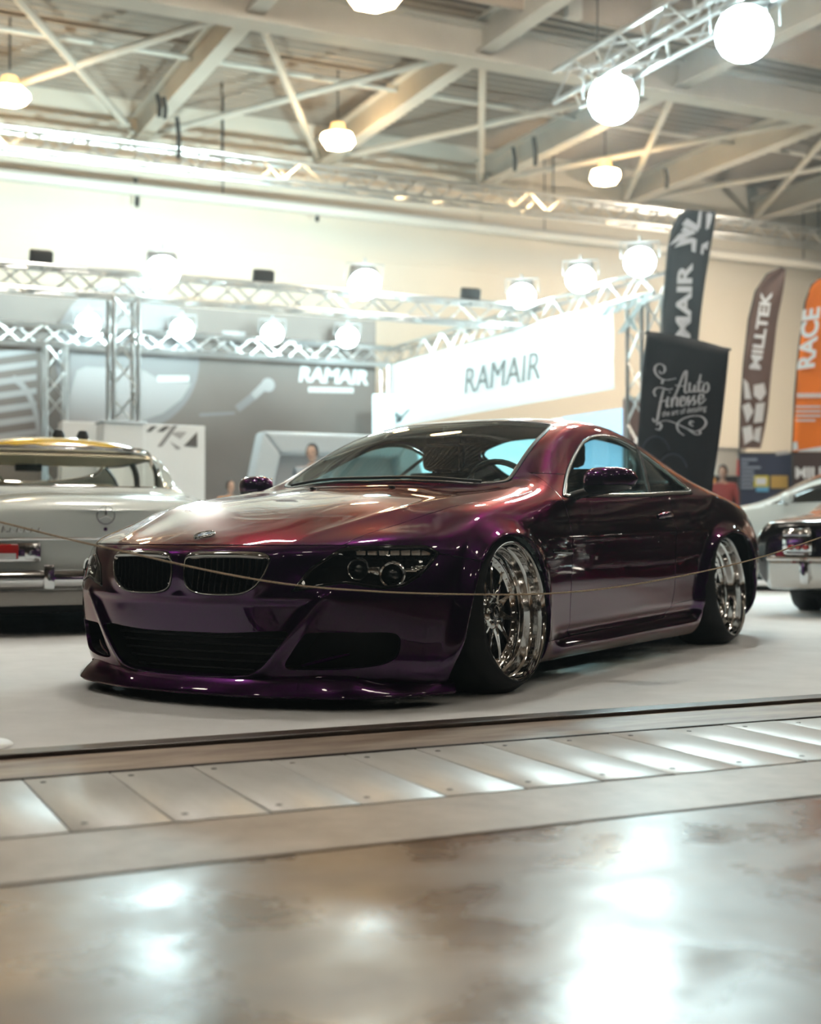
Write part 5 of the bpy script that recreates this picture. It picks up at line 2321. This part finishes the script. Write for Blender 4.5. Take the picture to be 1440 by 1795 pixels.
# lamps, bumper, emblem (rear face at x = 0, looking towards -x)
for s in (1, -1):
    b = MB()
    b.rbox((-.012, .60 * s, .512), (.05, .42, .125), .02)
    tl = b.build('tail_lamp', CHROME, sal)
    MB().rbox((-.034, .66 * s, .516), (.02, .27, .092), .012).build('lens', REDL, tl)
    MB().rbox((-.038, .60 * s, .490), (.02, .12, .036), .006).build('reversing_lens', CLEARW, tl)
    MB().rbox((-.036, .455 * s, .512), (.02, .07, .085), .02).build('chrome_end', CHROME, tl)
    MB().box((-.002, .145 * s, .48), (.008, .006, .20)).build('boot_gap', BLACKP, sal, False)
prof = [(-.07, .415), (-.10, .40), (-.115, .36), (-.11, .32), (-.085, .295), (-.05, .29)]
rows = []
for q in range(33):
    t = q / 32 * 2 - 1
    y = .93 * t
    bx = .0
    if abs(t) > .9:
        bx = .45 * ((abs(t) - .9) / .1) ** 2.2
    rows.append([Vector((x + bx, y * (1 + .01 * (1 - abs(t))), z)) for x, z in prof])
b = MB()
b.grid(rows)
bp_ = b.build('rear_bumper', CHROME, sal)
md = bp_.modifiers.new('t', 'SOLIDIFY')
md.thickness = .01
for s in (1, -1):
    MB().rbox((-.115, .36 * s, .365), (.05, .07, .16), .02).build('overrider', CHROME, bp_)
b = MB()
b.rbox((-.035, 0, .235), (.10, 1.66, .09), .02)
b.build('rear_valance', mat('grey_valance', (.42, .40, .37), .4), sal)
b = MB()
Mx = Matrix.Translation((-.022, 0, .738)) @ Matrix.Rotation(-.12, 4, 'Y')
b.tube([(0, .055 * math.cos(t), .055 * math.sin(t)) for t in np.linspace(0, 2 * PI, 33)[:-1]], .0035, 6, True, Mx)
for k in range(3):
    a = PI / 2 + k * 2 * PI / 3
    b.tube([(0, 0, 0), (0, .055 * math.cos(a), .055 * math.sin(a))], [.005, .002], 6, M=Mx)
b.build('boot_emblem', CHROME, sal)
MB().lathe([(.0005, -.012), (.012, -.012), (.016, 0)], 16, 'X', c=(-.004, 0, .652)).build('boot_lock', CHROME, sal)
rnd = random.Random(3)
for k in range(6):
    y0 = .62 - k * .042
    pts = [(-.010, y0, .632), (-.012, y0 - .010, .660 + .012 * (k == 0)), (-.012, y0 - .020, .636), (-.010, y0 - .036, .640)]
    MB().tube([tuple(p) for p in spline(pts, 4)], .0035, 5).build('script_stroke', CHROME, sal)
b = MB()
b.tube([(-.012, .86, .590), (-.014, .30, .592), (-.014, -.30, .592), (-.012, -.86, .590)], .008, 6)
b.build('boot_strip', CHROME, sal)
for y in (.0, -.18):
    MB().lathe([(.0005, .05), (.03, .045), (.045, .01), (.05, -.03)], 14, 'Z', c=(1.9, y - .06, 1.355)).build('roof_knob', RUBBER, sal)
# cabin
for x, y in ((2.55, .36), (2.55, -.36)):
    MB().rbox((x - .15, y, .72), (.16, .50, .60), .06, rot=Matrix.Rotation(-.2, 3, 'Y')).build('seat_back', CREAMI, sal)
MB().rbox((1.55, 0, .70), (.20, 1.25, .50), .07, rot=Matrix.Rotation(-.25, 3, 'Y')).build('rear_bench', CREAMI, sal)
MB().rbox((1.28, 0, .90), (.45, 1.20, .03), .01).build('parcel_shelf', CREAMI, sal)
MB().tube([(2.86 + .03 * math.cos(t), .36 + .19 * math.cos(t), .93 + .19 * math.sin(t)) for t in np.linspace(0, 2 * PI, 25)[:-1]], .011, 6, True).build('steering_wheel', CREAMI, sal)
MB().rbox((3.05, 0, .86), (.22, 1.40, .14), .04).build('dashboard', CREAMI, sal)
MB().rbox((2.9, 0, 1.16), (.02, .22, .06), .01).build('rear_view_mirror', BLACKP, sal)
MB().box((2.2, 0, .16), (4.2, 1.4, .05)).build('underbody', MESHBLK, sal, False)
for x in (.95, 3.75):
    for s in (1, -1):
        simple_wheel(sal, (x, .86 * s, .30), .30, .2, CHROME, s)

# ---- modern white coupe, side on, far right
WPAINT = mat('white_car_paint', (.72, .80, .79), .16, coat=.9)
DGLASS = mat('dark_car_glass', (.015, .02, .02), .04, spec=.8, coat=.6)
GREENP = mat('green_car_paint', (.06, .55, .02), .25, coat=.8)
st2 = [
    (.86, [(.52, .20), (.62, .26), (.68, .42), (.66, .55), (.52, .64), (.28, .66), (0, .665)]),
    (.55, [(.72, .16), (.82, .24), (.86, .42), (.84, .58), (.70, .70), (.38, .74), (0, .75)]),
    (0., [(.78, .16), (.88, .24), (.91, .46), (.895, .68), (.80, .82), (.42, .86), (0, .87)]),
    (-.55, [(.79, .16), (.88, .24), (.90, .46), (.895, .72), (.84, .90), (.60, .955), (0, .965)]),
    (-1.0, [(.79, .16), (.88, .24), (.90, .46), (.895, .73), (.82, .93), (.64, 1.13), (0, 1.18)]),
    (-1.5, [(.79, .16), (.88, .24), (.90, .46), (.90, .74), (.81, .96), (.60, 1.27), (0, 1.34)]),
    (-2.1, [(.80, .16), (.89, .24), (.91, .46), (.91, .76), (.82, .98), (.59, 1.28), (0, 1.35)]),
    (-2.7, [(.80, .16), (.89, .26), (.92, .48), (.92, .78), (.83, .96), (.62, 1.14), (0, 1.22)]),
    (-3.2, [(.78, .18), (.86, .30), (.90, .50), (.89, .76), (.78, .94), (.50, 1.0), (0, 1.02)]),
    (-3.6, [(.66, .24), (.76, .34), (.80, .52), (.79, .72), (.68, .86), (.40, .90), (0, .91)]),
]
cb = loft_car(st2, (4,), 4)
ARC = lambda x0: xz([(x0 + .345 * math.cos(t), .32 + .345 * math.sin(t)) for t in np.linspace(-.9, PI + .9, 30)], .45)


def coupe(name, loc, rz, paint, label, sticker=None):
    R = empty(name, loc, rz)
    tag(R, label, 'car')
    Q = cb
    _, Q = split(*Q, ARC(0.0), .0)
    _, Q = split(*Q, ARC(-2.62), .0)
    wsd, Q = split(*Q, xz([(-.56, .905), (-1.05, 1.12), (-1.45, 1.235), (-1.9, 1.25), (-2.4, 1.17), (-2.75, 1.0), (-2.6, .965), (-1.6, .945)], .45), .002)
    wsc, Q = split(*Q, xz([(-.52, .99), (-.62, .94), (-1.55, 1.36), (-1.40, 1.40)], None, .60), .002)
    drr, Q = split(*Q, xz([(-.62, .26), (-.60, .60), (-.68, .96), (-1.82, .99), (-1.90, .60), (-1.82, .30), (-1.7, .26)], .5), .0025)
    panel('body', Q, paint, R)
    for s in (1, -1):
        panel('side_window', side(wsd, s), DGLASS, R, 0)
        band('window_trim', loops_of(side(wsd, s))[0], paint, R, .02, lift=.008)
        d_ = panel('door', side(drr, s), sticker or paint, R)
        b = MB()
        b.tube([(-1.66, .925 * s, .74), (-1.58, .945 * s, .745), (-1.48, .925 * s, .74)], .014, 6)
        b.build('door_handle', paint, d_)
        rows = []
        for i in range(11):
            t = -1 + .2 * i
            pr = max(0, 1 - abs(t) ** 3) ** .5
            rows.append([Vector((-.80 + .07 * pr * math.cos(a), (1.02 + .11 * t) * s, .99 + .065 * pr * math.sin(a))) for a in np.linspace(0, 2 * PI, 15)[:-1]])
        mr_ = MB().grid(rows, closed=True).build('mirror', paint, R)
        MB().rbox((-.862, 1.02 * s, .99), (.03, .15, .085), .01).build('mirror_glass', DGLASS, mr_)
        MB().tube([(-.80, .86 * s, .93), (-.80, .96 * s, .955)], .022, 6).build('mirror_arm', BLACKP, mr_)
        for x in (0, -2.62):
            simple_wheel(R, (x, .89 * s, .32), .32, .22, POLISH, s)
    panel('windscreen', wsc, DGLASS, R, 0)
    MB().box((-1.3, 0, .14), (3.6, 1.2, .06)).build('underbody', MESHBLK, R, False)
    for x in (0, -2.62):
        for s in (1, -1):
            MB().lathe([(.345, .0), (.345, -.36 * s), (.0005, -.36 * s)], 24, 'Y', c=(x, .86 * s, .32)).build('wheel_housing', MESHBLK, R)
    MB().rbox((.80, 0, .30), (.06, .90, .16), .03).build('front_grille', BLACKP, R)
    return R


a_ = at(1345, 890, 14.0)
coupe('sports_coupe', (a_.x + .036, a_.y + 1.048, 0), math.atan2(.60, -.80), WPAINT, 'white modern coupe seen side on behind the purple coupe at right')
a = at(1328, 930, 25.0)
coupe('race_car', (a.x - .6, a.y, 0), math.atan2(-.25, -.97), GREENP, 'bright green and yellow car far behind the white coupe', mat('yellow_livery', (.75, .55, .03), .3, coat=.6))

# ---- dark classic car, chrome tail at the right edge
BLKP = mat('black_car_paint', (.010, .009, .010), .12, coat=.9)
e0 = at(1548, 1000, 9.6)
cl = empty('classic_car', (e0.x, e0.y, 0), CAR_RZ + PI)
tag(cl, 'black classic car with chrome tail lamps and bumper cut off by the right edge', 'car')
st3 = [
    (0.0, [(.62, .22), (.72, .30), (.76, .44), (.75, .58), (.66, .68), (.35, .70), (0, .70)]),
    (.25, [(.74, .18), (.82, .26), (.85, .44), (.84, .62), (.74, .74), (.40, .77), (0, .775)]),
    (1.0, [(.77, .17), (.84, .26), (.87, .46), (.86, .66), (.78, .80), (.45, .83), (0, .84)]),
    (1.5, [(.77, .17), (.84, .26), (.87, .46), (.86, .68), (.76, .90), (.60, 1.06), (0, 1.10)]),
    (2.1, [(.77, .17), (.84, .26), (.87, .46), (.86, .68), (.75, .92), (.58, 1.20), (0, 1.27)]),
    (2.7, [(.77, .17), (.84, .26), (.87, .46), (.86, .68), (.75, .91), (.57, 1.17), (0, 1.24)]),
    (3.2, [(.76, .17), (.83, .26), (.86, .46), (.85, .66), (.74, .82), (.50, .86), (0, .87)]),
    (4.1, [(.66, .22), (.74, .30), (.78, .44), (.76, .58), (.64, .70), (.36, .73), (0, .74)]),
]
ccb = loft_car(st3, (4,), 3)
gw, Q = split(*ccb, xz([(1.30, .93), (3.0, .90), (2.7, 1.13), (1.62, 1.12)], .4), .002)
tp, Q = split(*Q, lambda A: .715 - A[:, 2], .0)
panel('body', Q, BLKP, cl)
panel('upper_body', tp, mat('rose_beige_paint', (.42, .25, .19), .2, coat=.8), cl)
panel('side_windows', gw, DGLASS, cl, 0)
for s in (1, -1):
    b = MB()
    b.rbox((-.03, .60 * s, .555), (.10, .24, .22), .05)
    tl = b.build('tail_lamp', CHROME, cl)
    for k in range(3):
        MB().lathe([(.0005, -.05), (.018, -.045), (.024, 0)], 16, 'X', c=(-.075, (.53 + .055 * k) * s, .52)).build('lens', REDL, tl)
    MB().rbox((-.08, .60 * s, .615), (.02, .20, .02), .006).build('chrome_bar', CHROME, tl)
    MB().lathe([(.0005, -.03), (.03, -.028), (.036, 0)], 16, 'X', c=(-.02, .735 * s, .46)).build('side_lens', REDL, tl)
MB().rbox((-.02, 0, .54), (.06, .78, .20), .02).build('rear_panel', GLOSSBLK, cl)
rows = []
for q in range(33):
    t = q / 32 * 2 - 1
    bx = .5 * (max(0, abs(t) - .88) / .12) ** 2
    rows.append([Vector((x + bx, .90 * t, z)) for x, z in [(-.06, .44), (-.11, .43), (-.15, .40), (-.14, .33), (-.10, .22), (-.03, .20)]])
bp2 = MB().grid(rows).build('rear_bumper', mat('brushed_chrome', (.66, .64, .61), .22, 1.0), cl)
md = bp2.modifiers.new('t', 'SOLIDIFY')
md.thickness = .012
MB().tube([(-.155 + .5 * (max(0, abs(t) - .88) / .12) ** 2, .905 * t, .435) for t in np.linspace(-1, 1, 33)], .016, 6).build('bumper_bead', CHROME, bp2)
for s in (1, -1):
    MB().rbox((-.165, .52 * s, .345), (.06, .075, .20), .025).build('overrider', CHROME, bp2)
MB().box((2.0, 0, .15), (3.6, 1.2, .05)).build('underbody', MESHBLK, cl, False)
for x in (.85, 3.4):
    for s in (1, -1):
        simple_wheel(cl, (x, .84 * s, .29), .29, .2, CHROME, s)

# ---- unseen black coupes added either side, giving the purple doors and bumper dark reflections
coupe('sports_coupe', (5.75, -.40, 0), CAR_RZ, BLKP, 'unseen black coupe added right of the purple coupe for dark door reflections, outside the picture')
coupe('sports_coupe', (-6.4, .5, 0), CAR_RZ, BLKP, 'unseen black coupe added left of the purple coupe for dark bumper reflections, outside the picture')


# ------------------------------------------------------------------ barrier cord on two posts
CORD = mat('beige_cord', (.50, .40, .28), .7, noise=(200, .3))
YR_ = -1.16
cp = [(-60, 902), (0, 915), (120, 945), (240, 972), (380, 1003), (520, 1026), (680, 1038), (830, 1042), (950, 1041), (1050, 1033), (1150, 1018), (1250, 998), (1340, 975), (1440, 942), (1500, 921)]
pts = [atY(px, py, YR_) for px, py in cp]
ends = (pts[0].copy(), pts[-1].copy())
b = MB()
b.tube([tuple(p) for p in spline([tuple(p) for p in pts], 6)], .0032, 6)
tag(b.build('rope', CORD, None), 'thin beige barrier cord sagging in front of the purple coupe', 'cord')
for e, lab in zip(ends, ('slim black barrier post left of the picture holding the cord', 'slim black barrier post right of the picture holding the cord')):
    R = empty('barrier_post', (e.x, e.y, 0))
    tag(R, lab, 'post', 'barrier posts')
    MB().cyl((0, 0, .02), (0, 0, e.z + .06), .012, 12).build('post', BLACKP, R)
    MB().lathe([(.0005, .028), (.03, .028), (.13, .010), (.14, .002)], 24, 'Z').build('foot', PANELW, R)
    MB().lathe([(.0005, .03), (.012, .026), (.018, .012), (.012, 0)], 16, 'Z', c=(0, 0, e.z + .05)).build('knob', CHROME, R)


# ------------------------------------------------------------------ visitors far behind
def person(name, loc, rz, shirt, trousers, hair, label, scale=1.0, skin=(.50, .31, .22)):
    R = empty(name, loc, rz)
    tag(R, label, 'person', 'visitors behind the cars')
    J = {'pel': (0, 0, .95), 'spine': (.0, 0, 1.15), 'chest': (0, 0, 1.33), 'neck': (0, 0, 1.49), 'headb': (.01, 0, 1.55),
         'hipL': (0, .10, .92), 'kneeL': (.03, .11, .50), 'ankL': (0, .11, .09), 'toeL': (.15, .12, .04),
         'hipR': (0, -.10, .92), 'kneeR': (.01, -.11, .50), 'ankR': (-.04, -.11, .09), 'toeR': (.11, -.12, .04),
         'shL': (0, .19, 1.42), 'elL': (-.02, .25, 1.14), 'wrL': (.10, .24, .92), 'shR': (0, -.19, 1.42), 'elR': (-.02, -.25, 1.14), 'wrR': (.12, -.22, .94)}
    rad = {'pel': .155, 'spine': .135, 'chest': .16, 'neck': .06, 'headb': .058, 'hipL': .095, 'kneeL': .062, 'ankL': .045, 'toeL': .035, 'hipR': .095, 'kneeR': .062, 'ankR': .045, 'toeR': .035,
           'shL': .072, 'elL': .048, 'wrL': .032, 'shR': .072, 'elR': .048, 'wrR': .032}
    E_ = [('pel', 'spine'), ('spine', 'chest'), ('chest', 'neck'), ('neck', 'headb'), ('pel', 'hipL'), ('hipL', 'kneeL'), ('kneeL', 'ankL'), ('ankL', 'toeL'), ('pel', 'hipR'), ('hipR', 'kneeR'), ('kneeR', 'ankR'), ('ankR', 'toeR'),
          ('chest', 'shL'), ('shL', 'elL'), ('elL', 'wrL'), ('chest', 'shR'), ('shR', 'elR'), ('elR', 'wrR')]
    for sgn, wv, el in ((1, 'wrL', 'elL'), (-1, 'wrR', 'elR')):
        w = Vector(J[wv])
        d = (w - Vector(J[el])).normalized()
        for f in range(5):
            nm = 'f%d%s' % (f, wv)
            sd = Vector((0, 1, 0)) * (.016 * (f - 2))
            J[nm + 'a'] = tuple(w + d * .07 + sd)
            J[nm + 'b'] = tuple(w + d * (.15 + .012 * (f in (1, 2, 3)) - .05 * (f == 0)) + sd * 1.1 + Vector((.02, 0, 0)))
            rad[nm + 'a'], rad[nm + 'b'] = .010, .008
            E_ += [(wv, nm + 'a'), (nm + 'a', nm + 'b')]
    keys = list(J)
    me = bpy.data.meshes.new('body')
    me.from_pydata([J[k] for k in keys], [(keys.index(a), keys.index(c)) for a, c in E_], [])
    o = bpy.data.objects.new('body', me)
    COL.objects.link(o)
    o.modifiers.new('skin', 'SKIN')
    for i, k in enumerate(keys):
        me.skin_vertices[0].data[i].radius = (rad[k], rad[k] * (1.15 if k in ('chest', 'pel', 'spine') else 1))
        me.skin_vertices[0].data[i].use_root = (k == 'pel')
    sd = o.modifiers.new('sub', 'SUBSURF')
    sd.levels = 2
    sd.render_levels = 2
    dg = bpy.context.evaluated_depsgraph_get()
    m2 = bpy.data.meshes.new_from_object(o.evaluated_get(dg))
    bpy.data.objects.remove(o, do_unlink=True)
    # head joined to the body mesh
    b = MB()
    rows = []
    for i in range(13):
        t = PI * i / 12
        z = 1.66 + .118 * math.cos(t)
        r = .085 * math.sin(t) ** .85
        jaw = 1.0 if z > 1.62 else .86
        ring = []
        for k in range(18):
            a = 2 * PI * k / 18
            x, y = r * 1.12 * jaw * math.cos(a), r * .88 * jaw * math.sin(a)
            if abs(a) < .2 and 1.62 < z < 1.68:
                x += .022
            ring.append(Vector((x + .015, y, z)))
        rows.append(ring)
    b.grid(rows, closed=True)
    for s in (1, -1):
        b.lathe([(.0005, .012), (.014, .008), (.016, -.01)], 10, 'Y', c=(.01, .078 * s, 1.655), M=None)
    bm = bmesh.new()
    bm.from_mesh(m2)
    off_ = len(bm.verts)
    vs = [bm.verts.new(v) for v in b.v]
    for f in b.f:
        try:
            bm.faces.new([vs[i] for i in f])
        except ValueError:
            pass
    bm.to_mesh(m2)
    bm.free()
    m2.materials.clear()
    for mm in (mat(name + '_skin', skin, .5), mat(label[:18] + '_top', shirt, .8), mat(label[:18] + '_legs', trousers, .8), BLACKP):
        m2.materials.append(mm)
    for p in m2.polygons:
        c = p.center
        p.material_index = 0 if (c.z > 1.475 or (abs(c.y) > .185 and c.z < .98 and c.z > .6)) else (1 if c.z > .93 else (2 if c.z > .10 else 3))
        p.use_smooth = True
    o = bpy.data.objects.new('body', m2)
    COL.objects.link(o)
    o.parent = R
    b = MB()
    rows = []
    for i in range(9):
        t = PI * .62 * i / 8
        z = 1.665 + .128 * math.cos(t)
        r = .094 * math.sin(t) ** .8
        rows.append([Vector((r * 1.13 * math.cos(a) * (1 if math.cos(a) < .2 or i < 4 else .80) + .008, r * .93 * math.sin(a), z)) for a in np.linspace(0, 2 * PI, 19)[:-1]])
    b.grid(rows, closed=True)
    b.build('hair', mat(label[:18] + '_hair', hair, .6), R)
    b = MB()
    for s in (1, -1):
        b.lathe([(.0005, .006), (.010, .003), (.012, 0)], 10, 'X', c=(.098, .032 * s, 1.668))
    b.build('eyes', BLACKP, R)
    b = MB()
    b.tube([(.098, -.022, 1.602), (.104, 0, 1.600), (.098, .022, 1.602)], .005, 5)
    b.build('mouth', mat('lip_colour', (.35, .12, .10), .5), R)
    R.scale = (scale, scale, scale)
    return R


p = at(548, 938, 17.2)
person('person', (p.x, p.y, 0), -2.2, (.35, .40, .45), (.04, .045, .06), (.012, .010, .010), 'dark-haired visitor in a grey top standing behind the purple coupe')
p = at(404, 938, 17.4)
person('person', (p.x, p.y, 0), -1.6, (.80, .30, .06), (.03, .03, .04), (.03, .02, .015), 'small visitor in an orange top between the white wall and the portal frame', .74)
p = at(1268, 938, 21.4)
person('person', (p.x, p.y, 0), -2.4, (.30, .05, .04), (.03, .03, .04), (.02, .012, .01), 'visitor in a dark red top far behind the black banner', .96)
